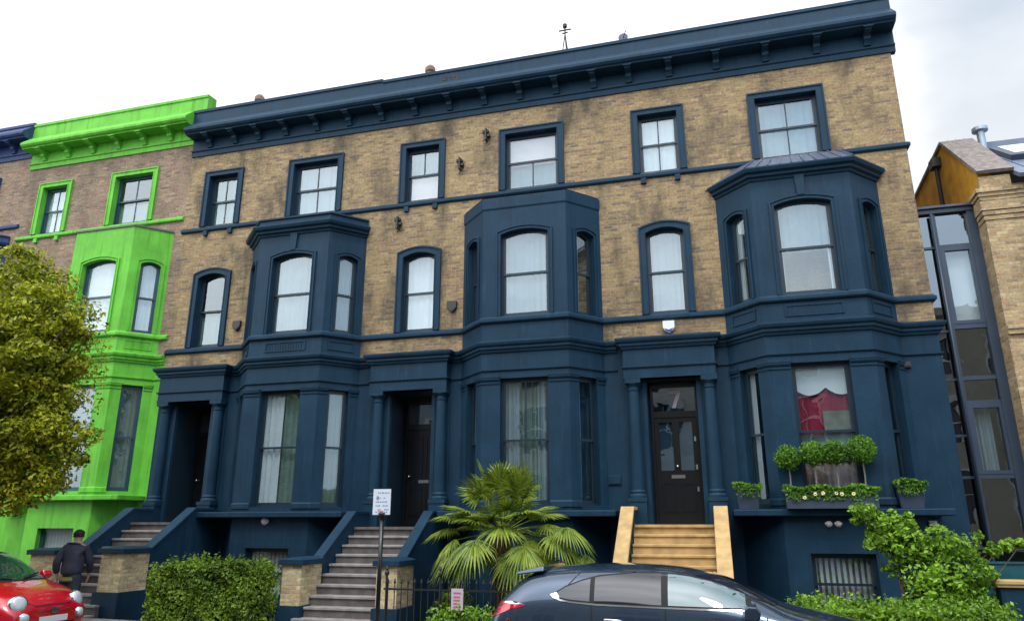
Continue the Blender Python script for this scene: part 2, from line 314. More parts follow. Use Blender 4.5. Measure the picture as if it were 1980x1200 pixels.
def window(root, T, o, rev, d_out, pm, sm, bars=0, curtain='net', sur=None, surd=.05, rnd=random, name='window', mid=.5, glassm=None, fw=.05, label=None):
    """o = opening (u0,u1,z0,z1,rise); rev = depth of the reveal; d_out = wall plane"""
    glassm = glassm or GLASS
    w = MB(); reveal(w, T, o, d_out-rev, d_out)
    if sur:
        big = (o[0]-sur, o[1]+sur, o[2], o[3]+(sur*.9), o[4]*1.12 if o[4] else 0)
        w.ring(arch(*big), arch(*o), T, d_out, d_out+surd)
        b2 = (o[0]-sur-.0, o[1]+sur+.0, o[2], o[3]+sur*.9, big[4]); i2 = (o[0]-sur+.035, o[1]+sur-.035, o[2], o[3]+sur*.9-.035, big[4])
        w.ring(arch(*b2), arch(*i2), T, d_out+surd-.003, d_out+surd+.022)
        i3 = (o[0]-.022, o[1]+.022, o[2], o[3]+.022, o[4]); 
        w.ring(arch(*i3), arch(*o), T, d_out+surd-.003, d_out+surd+.012)
    win = w.build(name, pm, root)
    if label: win['label'] = label
    # outer box frame and sashes
    s = MB(); dg = d_out-rev
    def grow(q): return (o[0]+q, o[1]-q, o[2]+q, o[3]-(q if not o[4] else q*.6), o[4])
    a = arch(*o); b = arch(*grow(.035)); s.ring(a, b, T, dg-.06, dg+.015)
    s.box(T, o[0], o[1], dg-.06, dg+.02, o[2]-.002, o[2]+.04)
    zm = o[2]+(o[3]+o[4]*.7-o[2])*mid
    i = (o[0]+.035, o[1]-.035, zm-.0, o[3]-(.035 if not o[4] else .021), o[4])
    j = (i[0]+fw, i[1]-fw, i[2], i[3]-(fw if not o[4] else fw*.6), i[4])
    s.ring(arch(*i), arch(*j), T, dg-.035, dg+.0)
    s.box(T, i[0], i[1], dg-.037, dg+.004, zm-.02, zm+.028)
    dl = dg-.03
    s.box(T, i[0], i[0]+fw, dl-.035, dl, o[2]+.04, zm-.02); s.box(T, i[1]-fw, i[1], dl-.035, dl, o[2]+.04, zm-.02)
    s.box(T, i[0]+fw, i[1]-fw, dl-.035, dl-.001, o[2]+.04, o[2]+.04+fw*1.3)
    uc = (o[0]+o[1])/2
    if bars in (1, 3): s.box(T, uc-.014, uc+.014, dg-.032, dg-.006, zm+.02, o[3]+o[4]-.06)
    if bars in (1, 2): s.box(T, uc-.014, uc+.014, dl-.032, dl-.006, o[2]+.1, zm-.02)
    s.build('sash', sm, win)
    # panes
    g = MB(); top = arch(i[0]+fw*.6, i[1]-fw*.6, zm, i[3]-fw*.3, i[4])
    tl = random.uniform(-.004, .004)
    g.face([T(p[0], dg-.018+tl*(p[0]-uc), p[1]) for p in reversed(top)])
    g.face([T(x, dl-.018+tl*(x-uc), z) for x, z in ((i[0]+fw*.6, o[2]+.07), (i[1]-fw*.6, o[2]+.07), (i[1]-fw*.6, zm), (i[0]+fw*.6, zm))])
    g.build('pane', glassm, win, normals=False)
    # what hangs inside
    dc = dl-.065; u0, u1 = o[0]-.05, o[1]+.05; z0 = o[2]-.05; z1 = o[3]+o[4]+.05
    def cur(mt, a, b, c, e, folds=8, amp=.02, dd=0, nm='curtain'):
        q = MB(); drape(q, T, a, b, c, e, dc-dd, folds, amp, rnd); return q.build(nm, mt, win, smooth=True, normals=False)
    W = u1-u0
    if curtain == 'net': cur(NET, u0, u1, z0, z1, 9, .012)
    elif curtain == 'white': cur(CLOTHW, u0, u1, z0, z1, 5, .012)
    elif curtain == 'blind': cur(BLIND, u0, u1, z0, z1, 1, .0, nm='blind')
    elif curtain == 'blindtop': cur(BLIND, u0, u1, zm-.05, z1, 1, .0, nm='blind'); cur(NET, u0, u1, z0, zm+.1, 7, .012, .06)
    elif curtain == 'blindlow': cur(BLIND, u0, u1, z0, zm, 1, .0, nm='blind'); cur(NET, u0, u1, zm-.1, z1, 7, .012, .06)
    elif curtain == 'sides': cur(CLOTHW, u0, u0+W*.28, z0, z1, 4, .03); cur(CLOTHW, u1-W*.28, u1, z0, z1, 4, .03); cur(DARKROOM, u0, u1, z0, z1, 1, .0, .5)  # dark sheet set back between the curtains stands for the unlit room
    elif curtain == 'drawn': cur(CLOTHW, u0, u0+W*.5, z0, z1, 4, .03); cur(GREENISH, u0+W*.45, u1, z0, z1, 4, .02, .05)
    elif curtain == 'green': cur(GREENISH, u0, u1, z0, z1, 6, .015)
    elif curtain == 'right': cur(CLOTHW, u0, u0+W*.42, z0, z1, 4, .03)
    elif curtain == 'topnet': cur(NET, u0, u1, zm-.05, z1, 9, .012); cur(CLOTHW, u1-W*.16, u1, z0, zm, 2, .02); cur(CLOTHW, u0, u0+W*.13, z0, zm, 2, .02)
    elif curtain == 'stripes': cur(NET, u0, u0+W*.36, z0, z1, 4, .03); cur(GREENISH, u0+W*.3, u1, z0, z1, 9, .03, .05); cur(NET, u1-W*.3, u1, z0, z1, 3, .03)
    elif curtain == 'basement':
        q = MB(); k = 0; du = W/12
        while k < 12: q.face([T(u0+k*du, dc, z0), T(u0+(k+.58)*du, dc-.03, z0), T(u0+(k+.58)*du, dc-.03, z1), T(u0+k*du, dc, z1)]); k += 1
        q.build('vertical_blind', CLOTHW, win, normals=False); cur(BROWNC, u0, u1, z0, z1, 1, .0, .12)
    elif curtain == 'half': cur(GREENISH, u0, u1, z0, zm-.1, 6, .015)
    elif curtain == 'red':
        cur(REDC, u0, u1, zm-.05, z1-.1, 7, .012, .03); cur(GREENISH, u0, u1, zm-.55, zm-.05, 3, .01, .0); cur(GREENISH2, u0+W*.48, u1-.12, zm-.02, zm+.40, 2, .006, -.03)  # grey-green patch over the red curtain imitates a reflection in the pane
        cur(BROWNC, u0, u1, z0, zm-.50, 10, .02, .03)
        q = MB(); n = 40; zz = z1-.02
        for k in range(n):
            f = lambda t: .50+.16*abs(math.sin(t*math.pi*2-.4))**.8
            a, b = k/n, (k+1)/n
            q.face([T(u0+W*a, dc+.02, zz-f(a)), T(u0+W*b, dc+.02, zz-f(b)), T(u0+W*b, dc+.02, zz), T(u0+W*a, dc+.02, zz)])
        q.build('valance', CLOTHW, win, normals=False)
    return win
# ================================================================== ground (the street climbs gently to the west)
def gz(x): return -.30 + (13-x)*.010
def slope_sheet(name, m, y0, y1, up=0., x0=-260, x1=260, kind='structure'):
    b = MB(); b.face([(x0, y0, gz(x0)+up), (x1, y0, gz(x1)+up), (x1, y1, gz(x1)+up), (x0, y1, gz(x0)+up)])
    o = b.build(name, m); o['kind'] = kind; return o
ASPH = simple('asphalt', (.05, .05, .052), .9, .25, 2, bump=.4, bscale=120)
PAVE = brick('paving_slabs', (.26, .25, .23), (.22, .21, .20), (.18, .17, .16), (.10, .10, .09), .3)
# paving needs the texture laid flat: use x and y
_n = PAVE.node_tree.nodes; _l = PAVE.node_tree.links
for nd in _n:
    if nd.type == 'COMBXYZ':
        sx = [q for q in _n if q.type == 'SEPXYZ'][0]
        PAVE.node_tree.links.new(sx.outputs[0], nd.inputs[0]); PAVE.node_tree.links.new(sx.outputs[1], nd.inputs[1])
    if nd.type == 'TEX_BRICK': nd.inputs['Brick Width'].default_value = .9; nd.inputs['Row Height'].default_value = .6
KERB = simple('kerb_granite', (.22, .21, .20), .8, .2, 8, bump=.3)
EARTH = simple('garden_earth', (.05, .042, .03), .95, .3, 5, bump=.5, bscale=30)
slope_sheet('ground', EARTH, -300, 300, -.02)
slope_sheet('road', ASPH, -13.6, -5.15, 0)
for y0, y1, nm in ((-5.0, -3.55, 'pavement'), (-16.6, -13.75, 'pavement')): slope_sheet(nm, PAVE, y0, y1, .13)
for y0, y1 in ((-5.15, -5.0), (-13.75, -13.6)):
    b = MB(); X0, X1 = -120, 120
    A = [(X0, y0, gz(X0)-.1), (X0, y1, gz(X0)-.1), (X0, y1, gz(X0)+.134), (X0, y0, gz(X0)+.13)]; B_ = [(X1, p[1], p[2]-gz(X0)+gz(X1)) for p in A]
    b.prism(A, B_); b.build('kerb', KERB)['kind'] = 'structure'
# ================================================================== houses
def shift(pts, x0): return [(p[0]+x0, p[1]) for p in pts]
def bracket(mb, T, u, z, s=1.0):
    """scrolled console: deep head under the soffit, slim curved tail down the frieze"""
    prof = [(0, 0), (.32, 0), (.34, -.03), (.33, -.07), (.26, -.09), (.19, -.10), (.15, -.12), (.14, -.18), (.10, -.21), (.07, -.25), (.05, -.30), (0, -.31)]
    h = .07
    mb.prism([T(u-h, d*s+.0, z+q*s) for d, q in prof], [T(u+h, d*s+.0, z+q*s) for d, q in prof])
    mb.box(T, u-h-.03, u+h+.03, 0, .39*s, z-.035, z+.0)
def house(x0, w, dz, pm, bm, sm, label, bay='plain', roofz=0., brackets=(), portico=True, tops=('net', 'net'), tb=(1, 1), mids='white', bays=('white', 'white', 'white'),
          gfs=('dark', 'drawn', 'green'), gfbars=0, doorrec=.9, door='plain', base='basement', group=None, steps=True, right_end=False, vents=True, seed=1, par=13.2, gfb=0):
    rnd = random.Random(seed)
    r = thing('terraced_house', label, 'house', (x0, 0, gz(x0)), group or 'tall terraced houses with canted bays')
    F = Fr(x0, 0, 1, 0, dz)
    L = Fr(x0+2.37, 0, .72, -.73, dz); M = Fr(x0+3.09, -.73, 1, 0, dz); Q = Fr(x0+5.06, -.73, .66, .73, dz)
    LL, ML, QL = math.hypot(.72, .73), 1.97, math.hypot(.66, .73)
    zb = -.8
    # --- openings
    o_n2 = (.73, 1.65, 9.58, 11.10, 0); o_w2 = (3.42, 4.75, 9.58, 11.10, 0); o_n1 = (.77, 1.62, 6.13, 8.05, .11)
    o_door = (.62, 1.70, 1.60, 4.655, 0)
    # --- brick upper wall
    b = MB(); wall(b, F, 0, w, 5.45, 12.0, [o_n2, o_w2, o_n1])
    if right_end:
        E_ = Fr(x0+w, 0, 0, 1, dz); wall(b, E_, 0, 9, 5.45, 12.0, [])
    b.build('brick_wall', bm, r)
    b = MB(); wall(b, F, 0, w, zb-dz, 5.45, [o_door] if portico else [])
    if right_end: wall(b, Fr(x0+w, 0, 0, 1, dz), 0, 9, zb, 5.45, [])
    b.build('ground_floor_wall', pm, r)
    b = MB(); b.face([F(0, -9, zb), F(w, -9, zb), F(w, -9, 12.6), F(0, -9, 12.6)])
    if not right_end: b.face([F(w-.01, -9, zb), F(w-.01, -.3, zb), F(w-.01, -.3, 12.5), F(w-.01, -9, 12.5)])
    b.face([F(.01, -9, zb), F(.01, -.3, zb), F(.01, -.3, 12.5), F(.01, -9, 12.5)])
    for z in (5.45, 9.2): b.face([F(.01, -.02, z), F(w-.01, -.02, z), F(w-.01, -9, z), F(.01, -9, z)])
    b.build('rear_wall', bm, r)
    b = MB(); b.box(F, .0, w, -9.2, -.1, 12.6, 12.75); b.build('roof', ROOF, r)
    # --- windows on the flat wall
    window(r, F, o_n2, .13, 0, pm, sm, tb[0], tops[0], .165, rnd=rnd); window(r, F, o_w2, .13, 0, pm, sm, tb[1], tops[1], .165, rnd=rnd)
    window(r, F, o_n1, .13, 0, pm, sm, 0, mids, .16, rnd=rnd)
    # --- bay shaft
    b = MB()
    of1 = (.43, 1.55, 6.13, 8.09, .105); os1 = (.28, .78, 6.13, 8.04, .085)
    of0 = (.43, 1.51, 2.03, 4.72, 0); os0 = (.26, .76, 2.03, 4.72, 0)
    ofb = (.42, 1.53, .05, 1.14, 0); top = 9.05 if bay != 'green' else 9.1
    if bay == 'cornice': top = 8.72
    osb = (.2, .85, -.8, 1.2, 0)
    wall(b, L, 0, LL, zb-dz, top, [os1, os0]); wall(b, M, 0, ML, zb-dz, top, [of1, of0, ofb]); wall(b, Q, 0, QL, zb-dz, top, [os1, os0])
    # floors inside the bay so no light passes between storeys
    for z in (1.9, 5.45, top-.03):
        b.face([Vector((x0+2.37, .02, z+dz)), Vector((x0+3.09, -.72, z+dz)), Vector((x0+5.06, -.72, z+dz)), Vector((x0+5.72, .02, z+dz))])
    b.build('bay', pm, r)
    sur = .10
    for T, o, c in ((L, os1, bays[0]), (M, of1, bays[1]), (Q, os1, bays[2])): window(r, T, o, .13, 0, pm, sm, 0, c, sur, .018, rnd=rnd, name='bay_window')
    for T, o, c, bb in ((L, os0, gfs[0], 0), (M, of0, gfs[1], gfb), (Q, os0, gfs[2], 0)): window(r, T, o, .15, 0, pm, sm, bb, c, 0, rnd=rnd, name='bay_window', mid=.5)
    window(r, M, ofb, .14, 0, pm, sm, 0, base, 0, rnd=rnd, name='basement_window', mid=.5)
    if bay != 'green':
        kb = MB(); kb.prism([M(.99-.07, 0, 8.28), M(.99+.07, 0, 8.28), M(.99+.10, 0, 8.74), M(.99-.10, 0, 8.74)], [M(.99-.07, .055, 8.28), M(.99+.07, .055, 8.28), M(.99+.10, .055, 8.74), M(.99-.10, .055, 8.74)])
        if bay == 'cornice': kb.build('keystone', pm, r)
    # --- sweeps round the bay
    P0 = shift([(0, 0), (2.37, 0), (3.09, -.73), (5.06, -.73), (5.72, 0), (w, 0)], x0)
    PB = shift([(2.37, .05), (2.37, 0), (3.09, -.73), (5.06, -.73), (5.72, 0), (5.72, .05)], x0)
    PB2 = shift([(2.37, 0), (3.09, -.73), (5.06, -.73), (5.72, 0)], x0)
    PC = shift([(.16, 0), (.16, -.26), (2.09, -.26), (2.09, 0), (2.37, 0), (3.09, -.73), (5.06, -.73), (5.72, 0), (w, 0)], x0)
    if x0 < -1: PC = PC[:]
    cap = dict(cap0=True, cap1=True)
    rend = [(P0[-1][0], .6)] if right_end else []
    s = MB(); s.sweep(P0+rend, [(-.03, 5.98), (.05, 5.98), (.075, 6.01), (.075, 6.07), (.04, 6.10), (.02, 6.125), (-.03, 6.125)], oz=dz)
    s.build('sill_course', pm, r)
    s = MB(); s.sweep(shift([(0, 0), (w, 0)], x0)+rend, [(-.03, 9.43), (.04, 9.43), (.07, 9.46), (.07, 9.52), (.03, 9.56), (-.03, 9.575)], oz=dz)
    for u in (.80, 1.58): s.box(F, u-.06, u+.06, -.01, .075, 9.30, 9.43)
    s.build('string_course', pm, r)
    s = MB(); s.sweep(PC+rend, [(-.03, 5.30), (.035, 5.30), (.05, 5.35), (.085, 5.37), (.085, 5.42), (.13, 5.45), (.15, 5.50), (.15, 5.53), (.02, 5.575), (-.03, 5.58)], oz=dz)
    s.sweep(PC+rend, [(-.03, 4.875), (.018, 4.875), (.038, 4.90), (.038, 4.925), (-.03, 4.94)], oz=dz)
    s.build('entablature', pm, r)
    # pilaster capitals on the bay corners
    s = MB(); capp = [(-.02, 4.60), (.02, 4.60), (.022, 4.625), (.005, 4.635), (.005, 4.655), (.03, 4.67), (.045, 4.70), (.045, 4.73), (.055, 4.735), (.055, 4.77), (-.02, 4.77)]
    def xy(T, u): p = T(u, 0, 0); return (p.x, p.y)
    for pa in ([xy(L, 0.02), xy(L, .25)], [xy(L, .77), xy(L, LL), xy(M, .42)], [xy(M, 1.52), xy(M, ML), xy(Q, .25)], [xy(Q, .77), xy(Q, QL)]): s = MB(); s.sweep(pa, capp, oz=dz); s.build('pilaster_capital', pm, r)
    for pa in ([xy(L, .77), xy(L, LL), xy(M, .42)], [xy(M, 1.52), xy(M, ML), xy(Q, .25)]):
        s = MB(); s.sweep(pa, [(-.02, 2.0), (.03, 2.0), (.03, 2.10), (.012, 2.13), (-.02, 2.13)], oz=dz); s.build('pilaster_base', pm, r)
    # inset panels of the apron
    for T, a, b_ in ((M, .43, 1.54), (L, .2, .85), (Q, .15, .82)):
        if bay == 'plain': continue
        s = MB()
        s.ring([(a, 5.67), (a, 5.91), (b_, 5.91), (b_, 5.67), (a, 5.67)], [(a+.03, 5.70), (a+.03, 5.88), (b_-.03, 5.88), (b_-.03, 5.70), (a+.03, 5.70)], T, 0, .02)
        if T is M or bay == 'green':
            for k in range(14):
                u = a+.05+(b_-a-.1)*k/14; s.box(T, u, u+.02, 0.0, .012, 5.71, 5.87)
        s.build('vent_grille' if T is M else 'apron_panel', pm, r)
    # bay head
    if bay == 'plain':
        s = MB(); s.sweep(PB2, [(-.02, 8.74), (.012, 8.75), (.022, 8.78), (.022, 9.02), (-.02, 9.06)], oz=dz); s.build('bay_parapet', pm, r)
        s = MB(); s.sweep(PB2, [(-.7, 9.30), (-.25, 9.27), (.04, 9.06), (.04, 9.08), (-.2, 9.31), (-.7, 9.34)][::1], oz=dz) if False else s.face([Vector((q[0], q[1], 9.07+dz)) for q in PB2]); s.build('bay_roof', LEAD, r)
    elif bay == 'green':
        s = MB(); s.sweep(PB2, [(-.03, 9.08), (.03, 9.08), (.03, 9.13), (-.03, 9.14)], oz=dz); s.face([Vector((q[0], q[1], 9.135+dz)) for q in PB2]); s.build('bay_roof', ROOF, r)
    else:
        s = MB(); s.sweep(PB2, [(-.02, 8.70), (.03, 8.70), (.05, 8.75), (.11, 8.77), (.12, 8.82), (.19, 8.85), (.22, 8.91), (.22, 8.94), (-.02, 8.96)], oz=dz); s.build('bay_cornice', pm, r)
        if bay == 'cornice' and seed == 3:
            s = MB(); A = [Vector(p) for p in ((x0+2.37-.22, 0, 8.95), (x0+3.0, -.92, 8.95), (x0+5.15, -.92, 8.95), (x0+5.72+.22, 0, 8.95))]
            B_ = [Vector(p) for p in ((x0+2.85, -.0, 9.40), (x0+3.25, -.38, 9.38), (x0+4.95, -.38, 9.38), (x0+5.3, -.0, 9.40))]
            dzv = Vector((0, 0, dz)); A = [a+dzv for a in A]; B_ = [a+dzv for a in B_]
            for k in range(3): s.face([A[k], A[k+1], B_[k+1], B_[k]])
            s.face(B_)
            for k in range(1, 9):
                t = k/9; p = A[1].lerp(A[2], t); q = B_[1].lerp(B_[2], t); s.tube([p+Vector((0, 0, .012)), q+Vector((0, 0, .012))], .014, 6)
            for k in (1, 2): s.tube([A[k]+Vector((0, 0, .012)), B_[k]+Vector((0, 0, .012))], .02, 6)
            s.build('lead_roof', LEAD, r)
        else:
            s = MB(); s.sweep(PB2, [(-.25, 8.94), (.06, 8.94), (.05, 9.12), (.09, 9.14), (.09, 9.18), (-.25, 9.24)], oz=dz); s.face([Vector((q[0], q[1]+.1, 9.22+dz)) for q in PB2]); s.build('bay_parapet', pm, r)
    # --- crowning cornice
    PT = shift([(0, 0), (w+(.10 if right_end else 0), 0)], x0)
    s = MB(); s.sweep(PT, [(-.1, 11.80), (.04, 11.80), (.045, 11.93), (.08, 11.955), (.085, 11.985), (.03, 12.0), (.03, 12.34), (-.1, 12.34)], oz=dz); s.build('frieze', pm, r)
    pz = par
    s = MB(); s.sweep(PT, [(-.1, 12.33), (.40, 12.33), (.41, 12.36), (.46, 12.38), (.50, 12.43), (.50, 12.50), (.20, 12.80), (-.1, 12.82)], oz=dz); s.build('cornice', pm, r)
    s = MB(); PQ = PT if bay != 'green' else [(x0, .014), (x0+w+.40, .014)]; s.sweep(PQ, [(-.22, 12.6), (.16, 12.72), (.15, pz-.10), (.18, pz-.08), (.18, pz), (-.2, pz+.03)], oz=dz); s.build('parapet', pm, r)
    for u in brackets:
        s = MB(); bracket(s, Fr(x0, -.03, 1, 0, dz), u-x0, 12.33); s.build('bracket', pm, r)
    # --- ledge over the basement
    s = MB(); s.sweep(shift([(2.2, -.0), (2.2, -.93), (5.97, -.93), (5.97, 0)], x0), [(-.9, 1.80), (.0, 1.80), (.03, 1.82), (.04, 1.86), (.03, 1.90), (0, 1.925), (-.9, 1.93)], oz=dz) if False else None
    s.prism([F(2.2, 0, 1.80), F(2.2, .93, 1.80), F(5.97, .93, 1.80), F(5.97, 0, 1.80)], [F(2.2, 0, 1.925), F(2.2, .93, 1.925), F(5.97, .93, 1.925), F(5.97, 0, 1.925)])
    s.build('ledge', pm, r)
    bevel([o for o in r.children if o.name.startswith('ledge')][-1], .02, 2)
    # --- portico
    if portico:
        s = MB(); s.box(F, .16, 2.09, .0, .26, 4.66, 5.32)
        s.box(F, .15, 2.10, .0, .272, 4.66, 4.70)
        for u in (.18, 1.74): s.box(F, u, u+.36, 0.003, .03, 1.4, 4.655)
        for u in (.52, 1.66): s.box(F, u, u+.09, .0, .05, 1.58, 4.655)
        s.build('portico', pm, r)
        for u in (.345, 1.935):
            cx, cy = x0+u, -.125
            s = MB(); s.lathe((cx, cy, dz), [(.19, 2.18), (.19, 2.22), (.165, 2.25), (.15, 2.27), (.165, 2.29), (.16, 2.32), (.142, 2.34), (.140, 3.2), (.122, 4.36), (.118, 4.40), (.135, 4.41), (.135, 4.43), (.118, 4.44), (.118, 4.49), (.15, 4.53), (.165, 4.55), (.165, 4.56)], 28)
            s.box(F, u-.165, u+.165, .0, .285, 4.56, 4.655); s.box(F, u-.18, u+.18, .0, .30, 1.55, 2.10); s.box(F, u-.195, u+.195, .0, .315, 2.10, 2.18)
            o = s.build('column', pm, r)
            me = o.data
            for p in me.polygons: p.use_smooth = p.area < .03 and abs(p.normal.z) < .9
            me.set_sharp_from_angle(angle=R(35)) if hasattr(me, 'set_sharp_from_angle') else None
        # recess and door
        s = MB(); reveal(s, F, o_door, -doorrec, 0); s.face([F(.62, -doorrec, 1.6), F(1.70, -doorrec, 1.6), F(1.70, -doorrec, 4.655), F(.62, -doorrec, 4.655)])
        s.build('porch_lining', pm if doorrec < .5 else sm, r)
        Dd = Fr(x0, doorrec-.06, 1, 0, dz); df = pm
        s = MB(); a, b_ = .66, 1.66
        s.box(Dd, a, a+.05, -.03, .03, 1.70, 4.58); s.box(Dd, b_-.05, b_, -.03, .03, 1.70, 4.58); s.box(Dd, a+.05, b_-.05, -.03, .035, 3.87, 4.0); s.box(Dd, a+.05, b_-.05, -.03, .03, 4.52, 4.64); s.box(Dd, a-.04, b_+.04, -.03, .06, 1.60, 1.70)
        s.build('door_frame', BLACK, r)
        d = MB(); lu, ru = a+.055, b_-.055; mid = (lu+ru)/2
        def panel(u0, u1, z0, z1):
            d.ring([(u0, z0), (u0, z1), (u1, z1), (u1, z0), (u0, z0)], [(u0+.03, z0+.03), (u0+.03, z1-.03), (u1-.03, z1-.03), (u1-.03, z0+.03), (u0+.03, z0+.03)], Dd, .0, .018)
        if door == 'glazed':
            wall(d, Dd, lu, ru, 1.70, 3.87, [(lu+.10, mid-.07, 2.75, 3.77, 0), (mid+.07, ru-.10, 2.75, 3.77, 0)], 0.0)
            for q in ((lu+.10, mid-.07), (mid+.07, ru-.10)): reveal(d, Dd, (q[0], q[1], 2.75, 3.77, 0), -.03, 0)
            panel(lu+.10, mid-.05, 1.90, 2.50); panel(mid+.05, ru-.10, 1.90, 2.50)
        else:
            wall(d, Dd, lu, ru, 1.70, 3.87, [], 0.0)
            for z0, z1 in ((1.85, 2.5), (2.75, 3.72)):
                panel(lu+.08, mid-.04, z0, z1); panel(mid+.04, ru-.08, z0, z1)
        dr = d.build('front_door', BLACK, r)
        if door == 'glazed':
            g = MB()
            for q in ((lu+.10, mid-.07), (mid+.07, ru-.10)): g.face([Dd(q[0], -.02, 2.75), Dd(q[1], -.02, 2.75), Dd(q[1], -.02, 3.77), Dd(q[0], -.02, 3.77)])
            g.build('door_pane', GLASS, dr, normals=False)
            g = MB(); drape(g, Dd, lu+.08, lu+.3, 2.7, 3.8, -.08, 2, .01, rnd); drape(g, Dd, ru-.34, ru-.08, 2.7, 3.8, -.1, 4, .01, rnd); g.build('door_curtain', NET, dr, normals=False)
            g = MB(); g.box(Dd, mid-.14, mid+.14, .0, .012, 2.585, 2.655); g.box(Dd, mid-.11, mid+.11, .012, .018, 2.60, 2.64); g.build('letterbox', METAL, dr)
            g = MB(); g.lathe(Dd(mid, 0, 2.83)[:], [(.035, -.0), (.035, -.02), (.015, -.03), (.02, -.05), (.03, -.06), (.02, -.08), (.0, -.085)], 12, 'y'); g.build('door_knob', METAL, dr, smooth=True)
            g = MB()
            for z in (3.40, 2.81, 2.36): g.box(Dd, ru-.07, ru-.03, 0, .03, z-.05, z+.05)
            g.build('lock', METAL, dr)
        else:
            g = MB(); g.lathe(Dd(lu+.08, 0, 2.75)[:], [(.03, -.0), (.03, -.02), (.015, -.03), (.035, -.06), (.0, -.085)], 12, 'y'); g.build('door_knob', METAL, dr, smooth=True)
            g = MB(); g.box(Dd, mid-.13, mid+.13, 0, .012, 2.60, 2.67); g.build('letterbox', METAL, dr)
        # fanlight with the numerals the glass carries
        g = MB(); g.face([Dd(lu, -.01, 4.0), Dd(ru, -.01, 4.0), Dd(ru, -.01, 4.52), Dd(lu, -.01, 4.52)]); fl = g.build('fanlight', GLASS if door == 'glazed' else GLASSD, r, normals=False)
        if door == 'glazed':
            g = MB()
            # number 7 in pale etched glass
            NZ = .004
            for P in ([(mid-.14, 4.46), (mid+.14, 4.46), (mid+.14, 4.38), (mid-.14, 4.38)], [(mid+.06, 4.38), (mid+.14, 4.38), (mid+.03, 4.07), (mid-.05, 4.07)]):
                g.prism([Dd(u, NZ, z) for u, z in P], [Dd(u, NZ+.006, z) for u, z in P])
            g.build('door_number', simple('etched_number', (.38, .33, .36), .6, .1), fl)
            g = MB(); drape(g, Dd, lu, mid-.16, 4.02, 4.30, -.06, 1, 0, rnd); drape(g, Dd, mid+.16, ru, 4.02, 4.32, -.06, 1, 0, rnd); g.build('fanlight_blind', NET, fl, normals=False)
    return r
BR = [.61, 1.44, 2.21, 3.08, 4.04, 5.02, 5.99, 6.95, 7.92, 8.87, 9.82, 10.76, 11.71, 12.58, 13.55, 14.65, 15.76, 16.88, 17.95]
H1 = house(0, 6, 0, BLUE, BRICK, SASH, 'dark blue and brick terraced house right next to the bright green house', 'cornice', brackets=[b for b in BR if b < 5.95], tops=('green', 'net'), mids='half', bays=('sides', 'net', 'net'),
           gfs=('sides', 'drawn', 'green'), seed=1, par=13.24)
H2 = house(6, 6, 0, BLUE, BRICK, SASH, 'middle dark blue and brick terraced house, flat topped bay behind the palm', 'plain', brackets=[b for b in BR if 5.95 < b < 12], tops=('blindlow', 'blindtop'), tb=(3, 2), mids='white', bays=('sides', 'net', 'right'),
           gfs=('sides', 'stripes', 'right'), seed=2, gfb=3)
H3 = house(12, 6.41, 0, BLUE, BRICK, SASH, 'dark blue and brick end house with tan steps and a lead roofed bay', 'cornice', brackets=[b for b in BR if b > 12], tops=('white', 'net'), mids='net', bays=('right', 'topnet', 'right'),
           gfs=('right', 'red', 'right'), seed=3, doorrec=.36, door='glazed', right_end=True)
HG = house(-6, 6, .42, GREEN, BRICKG, SASHG, 'bright lime green and brick terraced house behind the big tree', 'green', brackets=[-5.45+.93*k for k in range(6)], tops=('white', 'half'), mids='white', bays=('white', 'white', 'white'),
           gfs=('green', 'green', 'green'), seed=4, par=13.32)
HN = house(-12, 6, .86, NAVY, BRICKG, SASH, 'navy blue trimmed house at the left edge, beyond the green one', 'cornice', brackets=[-11.4+.93*k for k in range(6)], seed=5, par=12.95)
# ================================================================== glazed link and brick neighbour on the right
lk = thing('glazed_link', 'dark framed glass stair block between the end house and the yellow brick building', 'building', (18.42, .5, gz(18.4)))
T = Fr(18.42, .5)
FR = simple('grey_blue_frame', (.035, .055, .09), .4, .1)
wL, wR = .0, 1.2
b = MB()
b.box(T, .0, wR, -.05, .10, 8.02, 8.12)                    # head
b.box(T, .0, .03, -.05, .03, .6, 8.02); b.box(T, .355, .425, -.05, .06, .6, 8.02); b.box(T, 1.02, 1.2, -.05, .07, .6, 8.02)
for z, h in ((7.24, .07), (5.48, .10), (4.42, .08), (3.93, .08), (2.50, .08), (1.2, .08)): b.box(T, .425, 1.02, -.05, .045, z, z+h)
for z in (7.24, 5.42, 4.42, 3.3, 2.5, 1.2): b.box(T, .03, .355, -.05, .035, z, z+.05)
for z0, z1 in ((5.58, 7.24), (2.58, 3.93)):
    b.ring([(.425, z0), (.425, z1), (1.02, z1), (1.02, z0), (.425, z0)], [(.50, z0+.07), (.50, z1-.07), (.96, z1-.07), (.96, z0+.07), (.50, z0+.07)], T, -.03, .055)
b.build('frame', FR, lk)
g = MB()
for z0, z1 in ((7.31, 8.02), (4.50, 5.48), (4.01, 4.42), (1.28, 2.50), (.6, 1.2)): g = MB(); g.face([T(.425, 0, z0), T(1.02, 0, z0), T(1.02, 0, z1), T(.425, 0, z1)]); g.build('dark_pane', GLASSD, lk, normals=False)
for z0, z1 in ((7.29, 8.02), (5.47, 7.24), (4.47, 5.42), (3.35, 4.42), (2.55, 3.3), (1.25, 2.5)): g = MB(); g.face([T(.03, 0, z0), T(.355, 0, z0), T(.355, 0, z1), T(.03, 0, z1)]); g.build('dark_pane', GLASSD, lk, normals=False)
g = MB()
for z0, z1 in ((5.65, 7.17), (2.65, 3.86)): g = MB(); g.face([T(.50, .0, z0), T(.96, .0, z0), T(.96, .0, z1), T(.50, .0, z1)]); g.build('pane', GLASS, lk, normals=False)
